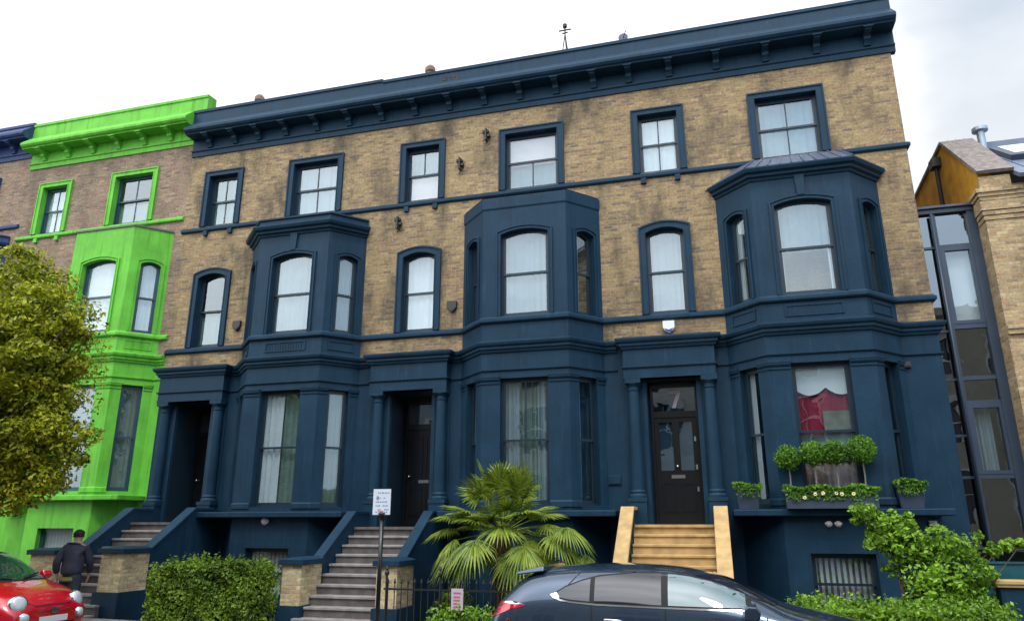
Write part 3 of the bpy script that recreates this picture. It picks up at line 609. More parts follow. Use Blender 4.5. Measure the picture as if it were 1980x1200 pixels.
g = MB(); drape(g, T, .45, 1.0, 5.6, 7.3, -.15, 3, .0); g.build('blind', CLOTHW, lk, normals=False)
g = MB(); drape(g, T, .45, .85, 2.6, 3.95, -.15, 6, .02); g.build('curtain', NET, lk, normals=False)
b = MB(); b.box(T, 0, 1.2, -3.0, -.7, .0, 8.0); b.box(T, 0, 1.2, -3.0, -.05, 7.9, 8.06); b.build('stair_core', simple('dark_core', (.03, .03, .035), .9), lk)
b = MB(); b.box(T, -.0, 1.35, -3.2, .16, 8.12, 8.17); b.build('roof', LEAD, lk)
b = MB(); b.tube([T(.34, .12, 8.0), T(.34, .12, .9)], .03, 10); b.tube([T(.34, .12, .9), T(.34, .2, .8), T(.34, .2, .5)], .03, 10); b.build('downpipe', FR, lk, smooth=True)

bb = thing('brick_building', 'pale yellow brick building with ochre gable and skylight at the right edge', 'building', (19.62, 0, gz(19.6)))
xg = 19.62
b = MB(); T = Fr(xg, 0); wall(b, T, 0, 9, -.8, 8.35, [])
W_ = Fr(xg, 6, 0, -1)      # side wall facing west: u runs from y=6 to y=0
b.face([(xg, 6, -.8), (xg, .0, -.8), (xg, 0, 8.35), (xg, 6, 8.35)])
b.build('brick_wall', BRICKY, bb)
# corbelled eaves courses
cz = MB()
for k, (z, d) in enumerate(((7.60, .02), (7.70, .04), (7.80, .06), (8.02, .05), (8.10, .08), (8.18, .11))):
    h = .085 if k != 2 else .2
    cz.box(T, -d, 9, 0, d, z, z+h)
    cz.box(Fr(xg, .35, 0, -1), 0, .35+d*.5, 0.001, d-.002, z, z+h)
cz.box(T, -.02, .55, 0, .10, 8.265, 8.52)
cz.build('corbel_course', BRICKY, bb)
cz = MB(); cz.box(T, .0, 9, .0, .05, 5.2, 5.3); cz.box(T, 0, 9, .0, .08, 5.3, 5.37); cz.build('string_course', BRICKY, bb)
# ochre gable above the link, peak about 10.2 m
OCH = simple('ochre_render', (.55, .27, .015), .85, .25, 3, bump=.3, bscale=30)
gp = [(-.02, 8.16), (4.8, 8.16), (4.8, 9.94), (1.65, 10.2), (-.02, 8.65)]
b = MB(); b.prism([(xg-.004, y, z) for y, z in gp], [(xg+.25, y, z) for y, z in gp]); b.build('gable', OCH, bb)
def slab(y0, z0, y1, z1, x0, x1, th):
    n = Vector((0, -(z1-z0), (y1-y0))).normalized()
    if n.z < 0: n = -n
    A = [Vector((x0, y0, z0)), Vector((x1, y0, z0)), Vector((x1, y1, z1)), Vector((x0, y1, z1))]
    return A, [a+n*th for a in A]
COP = simple('brown_tile_coping', (.20, .17, .155), .85, .35, 9, bump=.5)
b = MB(); b.prism(*slab(-.15, 8.57, 1.65, 10.21, xg-.06, xg+.62, .07)); b.prism(*slab(1.65, 10.21, 4.9, 9.95, xg-.06, xg+.5, .07))
for k in range(1, 4):
    b.prism(*slab(-.15, 8.645, 1.65, 10.285, xg-.06+k*.17, xg-.04+k*.17, .012))
b.build('coping', COP, bb)
b = MB(); b.prism(*slab(-.35, 8.33, 2.4, 10.25, xg+.62, xg+9, .08)); b.prism(*slab(2.4, 10.25, 6.5, 8.4, xg+.25, xg+9, .08))
for k in range(14):
    u = xg+.9+k*.62; b.prism(*slab(-.34, 8.415, 2.4, 10.335, u, u+.035, .035))
b.box(T, .62, 9, -2.5, -2.3, 10.24, 10.45)
b.build('zinc_roof', simple('zinc_sheet', (.14, .18, .25), .4, .15, 3), bb)
b = MB(); b.prism(*slab(.75, 9.18, 1.75, 9.88, xg+.95, xg+2.4, .14)); sk = b.build('skylight', FR, bb)
b = MB(); b.prism(*slab(.85, 9.40, 1.65, 9.96, xg+1.1, xg+2.3, .03)); b.build('skylight_pane', WHITE, sk)
b = MB(); b.lathe((xg+.95, 2.0, 9.9), [(.16, 0), (.16, .14), (.085, .2), (.085, .68), (.17, .70), (.17, .78), (.05, .80)], 16); b.build('flue_pipe', simple('galvanised_steel', (.32, .38, .45), .4, .1, metallic=.6), bb, smooth=False)
b = MB(); b.box(Fr(xg, 2.2, 0, -1), 0, .3, 0.006, .2, 9.80, 10.02); b.tube([(xg-.09, 2.05, 9.9), (xg-.09, 2.05, 8.17)], .05, 10); b.build('rainwater_pipe', IRON, bb)
# ================================================================== front steps
STONE2 = simple('pale_tread_stone', (.26, .24, .235), .8, .25, 6, bump=.4, bscale=40)  # treads set paler than the risers
def steps(x0, x1, cw, dz, m, cm, label, n=10, piers=None, y_top=-1.0, land=1.60, back=.9, plinth=None, rise=.175, go=.25, cope_m=None, sand=False):
    """flight between two cheek walls; x0..x1 = clear tread width, cw = cheek width"""
    r = thing('front_steps', label, 'steps', ((x0+x1)/2, -2, gz(x0)), 'flights of steps up to the front doors')
    T = Fr(0, 0, 1, 0, dz)
    b = MB(); b.box(T, x0-.02, x1+.02, y_top*-1-.02, -back+.02, -.8, land-.05); b.box(T, x0, x1, -y_top+.03, -back+.02, land-.05, land); b.build('landing', m, r)
    s = MB(); t = MB()
    for k in range(1, n):
        z = land-rise*k; y = -y_top+go*(k-1)
        s.box(T, x0, x1, y-.02, y+go, -.8, z-.045); t.box(T, x0, x1, y-.02, y+go+.03, z-.045, z)
    s.build('riser', m, r); bevel(t.build('tread', SAND if sand else STONE2, r), .006)
    yb = 1.35+1.0
    for (a, b_) in ((x0-cw, x0), (x1, x1+cw)):
        c = MB(); ye = yb if not sand else 3.1
        zt = 1.93-.06; ze = zt-(ye-(-y_top))*.70
        A = [(.0, -.8), (.0, zt), (-y_top-.05, zt), (ye, ze), (ye, -.8)]
        c.prism([T(a+.02, d, z) for d, z in A], [T(b_-.02, d, z) for d, z in A]); c.build('cheek_wall', cm, r)
        c = MB(); A = [(.32, zt), (.32, zt+.06), (-y_top-.03, zt+.06), (ye+.02, ze+.06), (ye+.02, ze), (-y_top-.06, zt)]
        c.prism([T(a, d, z) for d, z in A], [T(b_, d, z) for d, z in A]); bevel(c.build('coping', cope_m or cm, r), .008)
    return r
def pier(xc, y0, y1, w, dz, label, ztop=1.02):
    """brick gate pier between y1 (front) and y0"""
    r = thing('gate_pier', label, 'pier', (xc, (y0+y1)/2, gz(xc)), 'brick gate piers with blue caps'); T = Fr(xc, 0, 1, 0, dz)
    b = MB(); b.box(T, -w/2, w/2, -y0, -y1, .22, ztop-.09); b.build('shaft', BRICKY2, r)
    b = MB(); b.box(T, -w/2-.05, w/2+.05, -y0-.0, -y1+.06, -.8, .22); b.build('plinth', BLUE, r)
    b = MB(); b.box(T, -w/2-.06, w/2+.06, -y0-.0, -y1+.07, ztop-.09, ztop); b.prism([T(-w/2-.06, -y0, ztop), T(w/2+.06, -y0, ztop), T(w/2+.06, -y1+.07, ztop), T(-w/2-.06, -y1+.07, ztop)],
        [T(-w/2+.1, -y0, ztop+.04), T(w/2-.1, -y0, ztop+.04), T(w/2-.1, -y1-.1, ztop+.04), T(-w/2+.1, -y1-.1, ztop+.04)]); bevel(b.build('cap', BLUE, r), .012, 2)
    return r
BRICKY2 = brick('pale_pier_brick', (.66, .54, .31), (.52, .36, .22), (.34, .26, .16), (.56, .49, .36), .3)
steps(6.36, 7.92, .22, 0, STONE, BLUE, 'long grey stone flight between blue cheek walls behind the parking sign', n=11)
steps(.55, 2.02, .26, .10, STONE, BLUE, 'grey stone flight between blue cheek walls behind the walking man', n=11)
steps(12.34, 13.84, .26, 0.06, SAND, BLUE, 'wide tan sandstone steps rising to the black glazed door', n=11, sand=True, cope_m=SAND, back=.34, land=1.59)
pier(6.2, -2.36, -3.1, .40, 0, 'brick gate pier between the left hedge and the long grey steps')
pier(8.12, -2.36, -3.1, .40, 0, 'brick gate pier right behind the parking sign pole')
pier(2.1, -2.36, -3.1, .52, .14, 'brick gate pier to the right of the walking man', ztop=1.04)
pier(.35, -2.36, -3.1, .62, .10, 'brick gate pier behind the red car windscreen, left of the man', ztop=1.04)
# garden wall at the right edge
gw = thing('garden_wall', 'low dark blue garden wall with a tan coping at the right edge', 'wall', (19, -3.4, gz(19)))
T = Fr(17.7, -3.3)
b = MB(); b.box(T, .04, 6, -.22, .0, -.8, .79); b.build('wall_body', BLUE, gw)
b = MB(); b.box(T, 0, 6.04, -.26, .04, .79, .83); b.box(T, -.02, 6.04, -.28, .06, .83, .885); bevel(b.build('coping', SAND, gw), .01, 2)
b = MB(); b.box(T, .05, 6, -1.2, -1.15, .5, 1.06); b.box(T, .03, 6, -1.22, -1.13, 1.06, 1.09)
tag(b.build('glass_screen', simple('teal_panel', (.02, .10, .12), .3, .2), None, origin=(20, -2.1, gz(20))), 'low teal screen standing behind the tan topped garden wall', 'screen')
# low front walls under the hedges (mostly hidden)
for x0, x1, lab in ((3.7, 5.9, 'low blue front wall at the foot of the left hedge'), (14.4, 17.6, 'low blue front wall under the right hedge')):
    b = MB(); T = Fr(0, -3.3); b.box(T, x0, x1, -.2, 0, -.8, .05); tag(b.build('front_wall', BLUE, None, origin=((x0+x1)/2, -3.3, gz(x0))), lab, 'wall')
# ================================================================== foliage
def leafquad(mb, p, n, s, rnd, asp=.5):
    n = n.normalized(); t = n.orthogonal().normalized(); t.rotate(Matrix.Rotation(rnd.random()*6.28, 3, n)); b = n.cross(t)
    L = s*(.7+.6*rnd.random()); W = L*asp; i = len(mb.v)
    mb.v += [tuple(p-t*L*.5), tuple(p+b*W*.5+n*L*.06), tuple(p+t*L*.5-n*L*.08), tuple(p-b*W*.5+n*L*.06)]; mb.f.append((i, i+1, i+2, i+3))
def rdir(rnd):
    while True:
        v = Vector((rnd.uniform(-1, 1), rnd.uniform(-1, 1), rnd.uniform(-1, 1)))
        if .01 < v.length < 1: return v.normalized()
def clump(mb, c, rad, cnt, s, rnd, flat=1., asp=.5, shell=.55):
    for _ in range(cnt):
        d = rdir(rnd); q = shell+(1-shell)*rnd.random()**.6; p = c+Vector((d.x*rad, d.y*rad, d.z*rad*flat))*q
        leafquad(mb, p, d*.8+rdir(rnd)*.8+Vector((0, 0, .35)), s, rnd, asp)
LT = leafmat('olive_tree_leaf', (.013, .05, .004), (.15, .25, .008), (.58, .60, .025))
LH = leafmat('hedge_leaf', (.015, .055, .006), (.10, .25, .015), (.30, .46, .04))
LS = leafmat('bright_shrub_leaf', (.02, .09, .008), (.16, .38, .02), (.36, .60, .05))
LB = leafmat('topiary_leaf', (.02, .08, .008), (.08, .26, .015), (.20, .42, .03))
LP = leafmat('palm_leaf', (.020, .085, .012), (.10, .25, .018), (.36, .44, .045), transl=.25)
def limb(mb, a, b, r0, r1, rnd, seg=5, wob=.06):
    a, b = Vector(a), Vector(b); pts = []
    for k in range(seg+1):
        t = k/seg; p = a.lerp(b, t); 
        if 0 < k < seg: p += rdir(rnd)*wob*(b-a).length
        pts.append(p)
    mb.tube(pts, [r0+(r1-r0)*k/seg for k in range(seg+1)], 8); return pts
# street tree on the left
rnd = random.Random(11)
tr = thing('street_tree', 'broad yellow green leafy tree standing in front of the lime green house', 'tree', (.45, -4.6, gz(.5)))
cc = Vector((1.05, -5.0, 4.3)); b = MB(); tk = MB()
tk.tube([(.45, -4.6, gz(1)), (.47, -4.62, .6), (.5, -4.68, 1.5), (.7, -4.8, 2.3)], [.17, .13, .12, .11], 12)
cen = []
for k in range(330):
    d = rdir(rnd); q = rnd.random()**.4
    p = cc+Vector((d.x*2.15-.1, d.y*1.7, d.z*2.25))*q
    if (p.x-3.0)*.68+(p.y+5.2)*.73 > -.38: continue
    # narrower crown at the top right, ragged low right
    if p.z > 5.3 and p.x > cc.x+1.25-(p.z-5.3)*.45: continue
    cen.append(p)
cen += [Vector(p) for p in ((2.35, -5.1, 5.0), (2.5, -5.1, 4.5), (2.45, -5.2, 3.4), (2.2, -5.2, 2.75), (1.6, -5.4, 2.3), (1.3, -5.3, 6.4), (.7, -5.2, 6.45), (1.8, -5.3, 5.9), (.4, -5.6, 2.2), (1.0, -5.7, 2.1), (-.3, -5.4, 1.9), (-.6, -5.5, 2.3), (-.2, -5.6, 2.7), (2.0, -5.5, 3.0), (2.5, -5.2, 3.75), (2.1, -5.4, 3.9), (2.1, -5.4, 3.4), (1.9, -5.5, 4.2), (2.1, -5.4, 4.6), (1.7, -5.8, 3.3), (2.2, -5.6, 2.9), (1.2, -5.4, 3.0), (1.6, -5.4, 2.9), (1.0, -5.5, 2.7), (1.5, -5.5, 3.3), (1.1, -5.6, 3.4), (.8, -5.6, 3.0), (1.8, -5.5, 2.6), (.6, -5.5, 2.6), (1.9, -5.3, 2.35), (.9, -5.9, 1.9), (1.5, -5.8, 2.1), (.3, -5.8, 1.7), (-.2, -5.6, 1.6))]
cen += [Vector(p) for p in ((2.4, -5.1, 5.6), (2.6, -5.2, 5.1), (2.55, -5.2, 4.5), (2.65, -5.3, 3.9), (2.5, -5.5, 3.5), (3.0, -5.2, 3.2), (2.75, -5.3, 3.0), (2.9, -5.2, 2.75), (2.6, -5.3, 2.45), (2.2, -5.3, 2.2), (1.8, -5.3, 2.05), (1.3, -5.3, 2.0), (1.1, -5.2, 6.75), (.6, -5.2, 6.8), (.1, -5.2, 6.6), (.85, -5.3, 6.9), (2.2, -5.4, 3.1), (2.3, -5.4, 2.75), (1.9, -5.4, 3.7))]
def inside(p, gap):
    # keep the crown's street-side outline: narrow near the top, widest low down
    lim = -gap+(.28 if 2.5 < p.z < 3.5 else 0)-max(0, p.z-5.6)*.55-max(0, 2.6-p.z)*.6
    s = (p.x-3.0)*.68+(p.y+5.2)*.73-lim
    return p-Vector((.68, .73, 0))*max(0, s)
cen = [inside(p, .10+.16*rnd.random()) for p in cen]
for p in cen: clump(b, p, rnd.uniform(.22, .46), 240, .10, rnd, .62, .5, .3)
for _ in range(2500):
    d = rdir(rnd); p = cc+Vector((d.x*1.95-.3, d.y*1.9, d.z*2.2))*rnd.uniform(.85, 1.05)
    if (p-inside(p, -.28)).length < .01: leafquad(b, p, d+rdir(rnd), .10, rnd)
for k in range(16):
    p = cen[k*7 % len(cen)]; q = limb(tk, (.62, -4.75, 1.9+rnd.random()*.3), p, .055, .012, rnd)
tk.build('trunk', BARK, tr, smooth=True); b.build('crown', LT, tr, normals=False)
# hedges
def hedge(x0, x1, y0, y1, z0, z1, label, cnt, s, lm, seed, bumps=14):
    rnd = random.Random(seed); r = thing('hedge', label, 'hedge', ((x0+x1)/2, (y0+y1)/2, gz(x0))); b = MB(); bl = [(rnd.uniform(x0, x1), rnd.uniform(y0, y1), rnd.uniform(.12, .35), rnd.uniform(-.12, .13)) for _ in range(bumps)]
    for _ in range(cnt):
        f = rnd.random(); x = rnd.uniform(x0, x1); y = rnd.uniform(y0, y1)
        ex = min(x-x0, x1-x); zt = z1 - .22*max(0, 1-ex/.35)**2 + sum(h*math.exp(-((x-bx)**2+(y-by)**2)/(w*w)) for bx, by, w, h in bl)
        if f < .45: p = Vector((x, y, zt-rnd.random()**2*.16)); n = Vector((0, 0, 1))
        elif f < .85: z = rnd.uniform(z0, zt); p = Vector((x, y0+rnd.random()**2*.16+.06*math.sin(x*7+z*9)*math.cos(z*5), z)); n = Vector((0, -1, .3))
        else: z = rnd.uniform(z0, zt); xx = x0 if rnd.random() < .5 else x1; p = Vector((xx+rnd.uniform(-.1, .1), y, z)); n = Vector((1 if xx == x1 else -1, 0, .3))
        leafquad(b, p, n+rdir(rnd)*1.1, s, rnd, .6)
    for _ in range(bumps*3):
        x = rnd.uniform(x0+.1, x1-.1); y = rnd.uniform(y0, y1); t0_ = Vector((x, y, z1-.05)); tip = t0_+Vector((rnd.uniform(-.1, .1), rnd.uniform(-.08, .08), rnd.uniform(.12, .26)))
        for k in range(9): leafquad(b, t0_.lerp(tip, k/8)+rdir(rnd)*.02, rdir(rnd)+Vector((0, -.4, .4)), s*.9, rnd, .5)
    for _ in range(bumps*2):
        x = rnd.uniform(x0, x1); y = rnd.uniform(y0, y1); clump(b, Vector((x, y, z1+rnd.uniform(-.02, .06))), rnd.uniform(.08, .15), 30, s, rnd)
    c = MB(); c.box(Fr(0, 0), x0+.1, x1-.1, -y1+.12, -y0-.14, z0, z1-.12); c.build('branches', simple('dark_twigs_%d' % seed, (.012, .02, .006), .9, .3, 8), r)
    b.build('foliage', lm, r, normals=False)
hedge(3.75, 5.9, -3.9, -3.1, -.15, .93, 'clipped green hedge between the man and the grey steps', 15000, .075, LH, 21)
hedge(14.9, 17.65, -4.1, -3.2, -.15, .50, 'low green hedge at the lower right behind the dark car', 9000, .075, LS, 22, 20)
hedge(9.4, 10.5, -4.4, -4.15, -.2, .28, 'small low hedge at the foot of the railings under the pink sign', 2500, .07, LS, 23, 6)
# bushy shrub, right
rnd = random.Random(31)
r = thing('shrub', 'tall bright green shrub growing in front of the end house basement', 'shrub', (16.7, -3.0, gz(16.7))); b = MB(); tk = MB()
lob = [((16.15, -3.0, 1.84), .19), ((16.35, -3.0, 1.66), .22), ((16.6, -3.0, 1.66), .17), ((16.22, -3.0, 1.40), .14), ((16.7, -3.05, 1.45), .24), ((16.55, -3.0, 1.2), .24), ((16.9, -3.0, 1.2), .24), ((17.15, -3.0, 1.42), .27), ((17.4, -3.0, 1.28), .28),
       ((17.25, -3.1, 1.0), .34), ((17.0, -3.1, .8), .32), ((16.75, -3.1, .9), .3), ((17.55, -3.1, .95), .25), ((17.45, -3.1, .65), .32), ((17.85, -3.0, 1.28), .10), ((18.0, -3.0, 1.36), .09), ((18.2, -3.0, 1.38), .08), ((17.1, -3.1, .5), .35), ((16.8, -3.0, .55), .3), ((16.45, -3.0, 1.45), .18)]
for c, q in lob:
    c = Vector(c); clump(b, c, q, int(1100*q), .078, rnd, .9, .6, .2); limb(tk, (16.75, -3.0, .1), c, .02, .006, rnd)
    for _ in range(5): clump(b, c+rdir(rnd)*q*1.15, q*.38, 34, .078, rnd, .9, .6, .2)
tk.tube([(16.75, -3.0, -.3), (16.75, -3.0, .15)], .045); tk.build('stem', BARK, r, smooth=True); b.build('foliage', LS, r, normals=False)
# clump of dark undergrowth by the palm foot
def bush(x, y, z0, rx, rz, label, seed, lm, cnt=1500, s=.08):
    rnd = random.Random(seed); r = thing('bush', label, 'bush', (x, y, gz(x))); b = MB()
    for _ in range(9): clump(b, Vector((x+rnd.uniform(-rx, rx)*.6, y+rnd.uniform(-rx, rx)*.4, z0+rnd.uniform(.2, .8)*rz)), rx*.45, cnt//9, s, rnd)
    b.build('foliage', lm, r, normals=False); t = MB(); t.tube([(x, y, gz(x)), (x, y, z0+rz*.4)], .03); t.build('stem', BARK, r)
bush(11.2, -2.6, -.2, .6, 1.0, 'dark green bush half hidden under the right side of the palm', 41, LH)
bush(8.9, -1.9, -.2, .5, .9, 'dark green bush in the shade beside the railings', 42, LH)
bush(-.9, -2.6, -.2, .4, 1.1, 'leafy green bush under the lime green bay window', 43, LS, 1500)
# palm
rnd = random.Random(51)
pm_ = thing('palm_tree', 'fan palm with drooping green and yellow fronds in front of the middle house', 'palm', (10.1, -2.5, gz(10.1)))
hub = Vector((10.12, -2.5, 1.50)); b = MB()
b.tube([(10.1, -2.5, gz(10)), (10.12, -2.5, .5), (10.12, -2.5, 1.2), hub], [.13, .15, .16, .12], 14)
tkp = b.build('trunk', simple('fibrous_palm_trunk', (.10, .065, .035), .95, .5, 20, bump=1, bscale=40), pm_, smooth=True)
b = MB()
for _ in range(500):
    a = rnd.random()*6.28; z = rnd.uniform(.5, 1.62); rr = .15+.06*rnd.random(); p = Vector((10.12+rr*math.cos(a), -2.5+rr*math.sin(a), z))
    q = p+Vector((math.cos(a)*.07, math.sin(a)*.07, rnd.uniform(-.14, .10))); s_ = Vector((-math.sin(a), math.cos(a), 0))*.008
    b.face([p-s_, p+s_, q+s_*.2, q-s_*.2])
b.build('fibre', simple('palm_fibre', (.30, .15, .05), .95, .4, 25), tkp, normals=False)
def frond(dirn, plen, R_, droop, rnd, hub, tint):
    mb = MB(); d = dirn.normalized(); side = d.cross(Vector((0, 0, 1)))
    if side.length < .05: side = Vector((1, 0, 0))
    side.normalize(); up = side.cross(d).normalized()
    p0 = hub; pts = [p0+d*plen*t+Vector((0, 0, -.25*plen*plen*t*t*.5)) for t in (0, .33, .66, 1)]
    mb.tube(pts, [.014, .011, .009, .008], 5); c = pts[-1]; ax = (pts[-1]-pts[-2]).normalized()
    ax = (ax+Vector((0, 0, -droop*.4))).normalized(); side = ax.cross(Vector((0, 0, 1))).normalized() if abs(ax.z) < .98 else side; up = side.cross(ax).normalized()
    n = 30; spread = R(235)
    for k in range(n):
        a = -spread/2+spread*k/(n-1); dd = (ax*math.cos(a)+side*math.sin(a)); nn = up
        L = R_*(.72+.28*math.cos(a*.8))*rnd.uniform(.9, 1.05); wd = .017*R_/.5
        sd = dd.cross(nn).normalized(); prev = None
        for t in (0, .3, .6, .85, 1.0):
            q = c+dd*L*t+nn*(.10*math.sin(a*9)*.15)+Vector((0, 0, -droop*L*(t**2.2)*(.55+.2*rnd.random()*t)))+nn*.03*(1-abs(a)/2)*t
            ww = wd*(.5+1.2*t if t < .6 else 1.25*(1-t)/.4*.9+.04)
            cur = (q-sd*ww, q+sd*ww, q+nn*ww*.5)
            if prev: mb.face([prev[0], prev[2], cur[2], cur[0]]); mb.face([prev[2], prev[1], cur[1], cur[2]])
            prev = cur
    return mb.build('frond', LP, pm_, normals=False)
specs = []
for k in range(34):
    az = k*2.39996; t = (k+.5)/34; el = R(82-108*t)+rnd.uniform(-.18, .18)   # upright young fans at the centre, hanging ones below
    specs.append((az, el))
for az, el in specs:
    d = Vector((math.cos(az)*math.cos(el), math.sin(az)*math.cos(el), math.sin(el)))
    ln = rnd.uniform(.55, .90) if el > 0 else rnd.uniform(.6, .95)
    frond(d, ln*(1.25 if el > R(45) else 1), rnd.uniform(.50, .64), .20+(.75 if el < R(25) else .3)*rnd.random()+(.45 if el < 0 else 0), rnd, hub, 0)
# a few long arching fans to the right and left as in the photograph
for d, ln, R_, dr in (((1, -.3, .1), 1.1, .6, 1.0), ((1, .1, -.15), 1.25, .6, .9), ((-1, -.2, .45), 1.0, .5, .4), ((-1, 0, .2), 1.1, .5, .6), ((-.9, -.5, -.2), .9, .55, .9), ((.9, -.4, -.3), .9, .6, 1.1), ((.6, -.6, -.15), .8, .6, 1.0), ((1, -.2, -.4), 1.45, .6, .8), ((1, -.1, -.05), 1.55, .6, 1.0), ((1, -.3, .25), 1.35, .55, .9), ((.3, -.2, 1), 1.0, .55, .1), ((-.3, -.1, 1), 1.05, .55, .1), ((0, -.1, 1), .9, .55, .1)):
    frond(Vector(d), ln, R_, dr, rnd, hub, 0)
# ================================================================== planting on the end house ledge
PLA = simple('dark_planter', (.035, .05, .085), .6, .2, 5)
def planter(name, x0, x1, y, z0, h, dpt, label, seed, cnt, group=None, pyramid=0, flowers=0, pz=.12):
    rnd = random.Random(seed); r = thing(name, label, 'planter', ((x0+x1)/2, y, z0), group); T = Fr(0, y)
    b = MB(); t = .02; A = [(x0+pyramid, -dpt/2+pyramid), (x1-pyramid, -dpt/2+pyramid), (x1-pyramid, dpt/2-pyramid), (x0+pyramid, dpt/2-pyramid)]; B_ = [(x0, -dpt/2), (x1, -dpt/2), (x1, dpt/2), (x0, dpt/2)]
    b.prism([T(u, d, z0) for u, d in A], [T(u, d, z0+h) for u, d in B_]); b.box(T, x0-.012, x1+.012, -dpt/2-.012, dpt/2+.012, z0+h-.03, z0+h+.008)
    bevel(b.build('trough', PLA, r), .006)
    b = MB()
    for _ in range(cnt):
        x = rnd.uniform(x0-.03, x1+.05); yy = y+rnd.uniform(-dpt/2-.05, dpt/2+.03); hh = pz*(.6+.5*math.sin(x*5+seed)**2)
        leafquad(b, Vector((x, yy, z0+h+rnd.random()**.7*hh)), rdir(rnd)+Vector((0, -.3, .5)), .075, rnd, .5)
    for _ in range(cnt//5):
        x = rnd.uniform(x0, x1); leafquad(b, Vector((x, y-dpt/2-.03, z0+h-rnd.random()**2*.16)), rdir(rnd)+Vector((0, -1, 0)), .06, rnd, .5)
    b.build('plants', LB, r, normals=False)
    if flowers:
        for k in range(flowers):
            f = MB(); cx = x0+.35+(x1-x0-.6)*k/flowers+rnd.uniform(-.06, .06); c = Vector((cx, y-dpt/2-.05, z0+h-.02-rnd.random()*.09))
            for j in range(6):
                a = j*1.047; q = c+Vector((math.cos(a)*.022, -.01, math.sin(a)*.022)); leafquad(f, q, Vector((0, -1, .3))+rdir(rnd)*.2, .035, rnd, .8)
            f.build('flower', FLW, r, normals=False)
    return r
FLW = simple('cream_petal', (.75, .68, .35), .8, .1)
planter('window_box', 15.16, 16.72, -.98+.02, 1.925, .30, .26, 'long dark window box with trailing plants and cream flowers, centre of the ledge', 61, 1900, flowers=6)
planter('planter', 14.27, 14.72, -.74, 1.925, .38, .30, 'dark tapered planter of low greenery at the left end of the ledge', 62, 420, 'single planters at the ends of the ledge', .05)
planter('planter', 17.08, 17.55, -.72, 1.925, .40, .30, 'dark tapered planter of low greenery at the right end of the ledge', 63, 700, 'single planters at the ends of the ledge', .05)
tlab = ['first clipped ball tree from the left on the planted ledge', 'second ball tree from the left on the planted ledge', 'third ball tree from the left on the planted ledge', 'rightmost and tallest clipped ball tree on the planted ledge']
rnd = random.Random(71); t0 = None
for k, (x, z, q) in enumerate(((15.27, 2.86, .225), (15.72, 2.93, .225), (16.10, 2.94, .225), (16.56, 2.98, .255))):
    r = thing('topiary_tree', tlab[k], 'topiary', (x, -.93, 2.22), 'four ball headed topiary trees in the window box')
    b = MB(); b.tube([(x, -.93, 2.2), (x+.01, -.93, 2.5), (x, -.93, z)], .013); b.build('stem', simple('pale_stem_%d' % k, (.22, .20, .19), .8, .1), r)
    b = MB(); c = Vector((x, -.93, z))
    for _ in range(1100):
        d = rdir(rnd); rr = q*(.80+.2*rnd.random()**.5)*(1+.09*math.sin(d.x*7+k)*math.sin(d.z*6+k)+.05*math.sin(d.y*13)); leafquad(b, c+Vector((d.x, d.y, d.z*.95))*rr, d+rdir(rnd)*.9, .065, rnd, .5)
    for _ in range(120): d = rdir(rnd); leafquad(b, c+d*q*rnd.uniform(1.0, 1.16), d+rdir(rnd), .06, rnd, .4)
    for _ in range(250): d = rdir(rnd); leafquad(b, c+d*q*.6*rnd.random(), d, .09, rnd, .7)
    b.build('crown', LB, r, normals=False)
# ================================================================== small fixtures
def fixture(name, label, cat, parts, loc, group=None):
    r = thing(name, label, cat, loc, group)
    for nm, mb, m in parts: mb.build(nm, m, r, smooth=False)
    return r
F0 = Fr(0, 0)
def shield(u, z, w, h, m1, m2, label, group):
    pts = [(u-w/2, z+h/2), (u-w/2, z-.05*h), (u-w*.3, z-h*.32), (u, z-h/2), (u+w*.3, z-h*.32), (u+w/2, z-.05*h), (u+w/2, z+h/2)]
    a = MB(); a.prism([F0(x, 0, q) for x, q in pts], [F0(x, .09, q) for x, q in pts])
    low = [(u-w*.38, z-h*.12), (u-w*.25, z-h*.33), (u, z-h*.45), (u+w*.25, z-h*.33), (u+w*.38, z-h*.12), (u, z-h*.25)]
    c = MB(); c.prism([F0(x, .092, q) for x, q in low], [F0(x, .097, q) for x, q in low])
    return fixture('alarm_box', label, 'alarm box', [('housing', a, m1), ('emblem', c, m2)], (u, -.05, z), group)
DK = simple('dark_plastic', (.03, .028, .03), .5, .1); BL = simple('deep_blue_plastic', (.02, .04, .30), .4, .1)
shield(2.14, 6.62, .22, .26, DK, IRON, 'dark shield shaped alarm box beside the arched window nearest the green house', 'alarm boxes on the brickwork')
shield(8.10, 6.66, .24, .28, DK, IRON, 'dark shield shaped alarm box above the middle doorway', 'alarm boxes on the brickwork')
shield(13.17, 5.80, .25, .27, WHITE, BL, 'white and blue alarm box over the black glazed door', 'alarm boxes on the brickwork')
def ironmark(u, z, label, seed):
    q = random.Random(seed); b = MB()
    b.box(F0, u-.02, u+.02, 0, .16, z-.16, z+.16); b.box(F0, u-.09, u+.06, .02, .12, z+.06, z+.13); b.box(F0, u-.04, u+.1, .03, .12, z-.06, z+.01)
    b.tube([F0(u, .1, z-.05), F0(u+.05, .12, z-.16), F0(u-.02, .05, z-.24)], .014, 6); b.tube([F0(u, .1, z+.12), F0(u-.05, .14, z+.05), F0(u+.04, .1, z-.02)], .02, 6)
    o = b.build('wall_bracket', IRON, None, origin=(u, 0, z)); tag(o, label, 'bracket', 'rusted iron brackets on the brick')
ironmark(8.93, 11.14, 'rusted iron bracket high on the brick left of the cream blind window', 1)
ironmark(8.24, 10.42, 'rusted iron bracket on the brick just right of the small middle top window', 2)
ironmark(6.60, 8.99, 'rusted iron bracket on the brick above the arched middle window', 3)
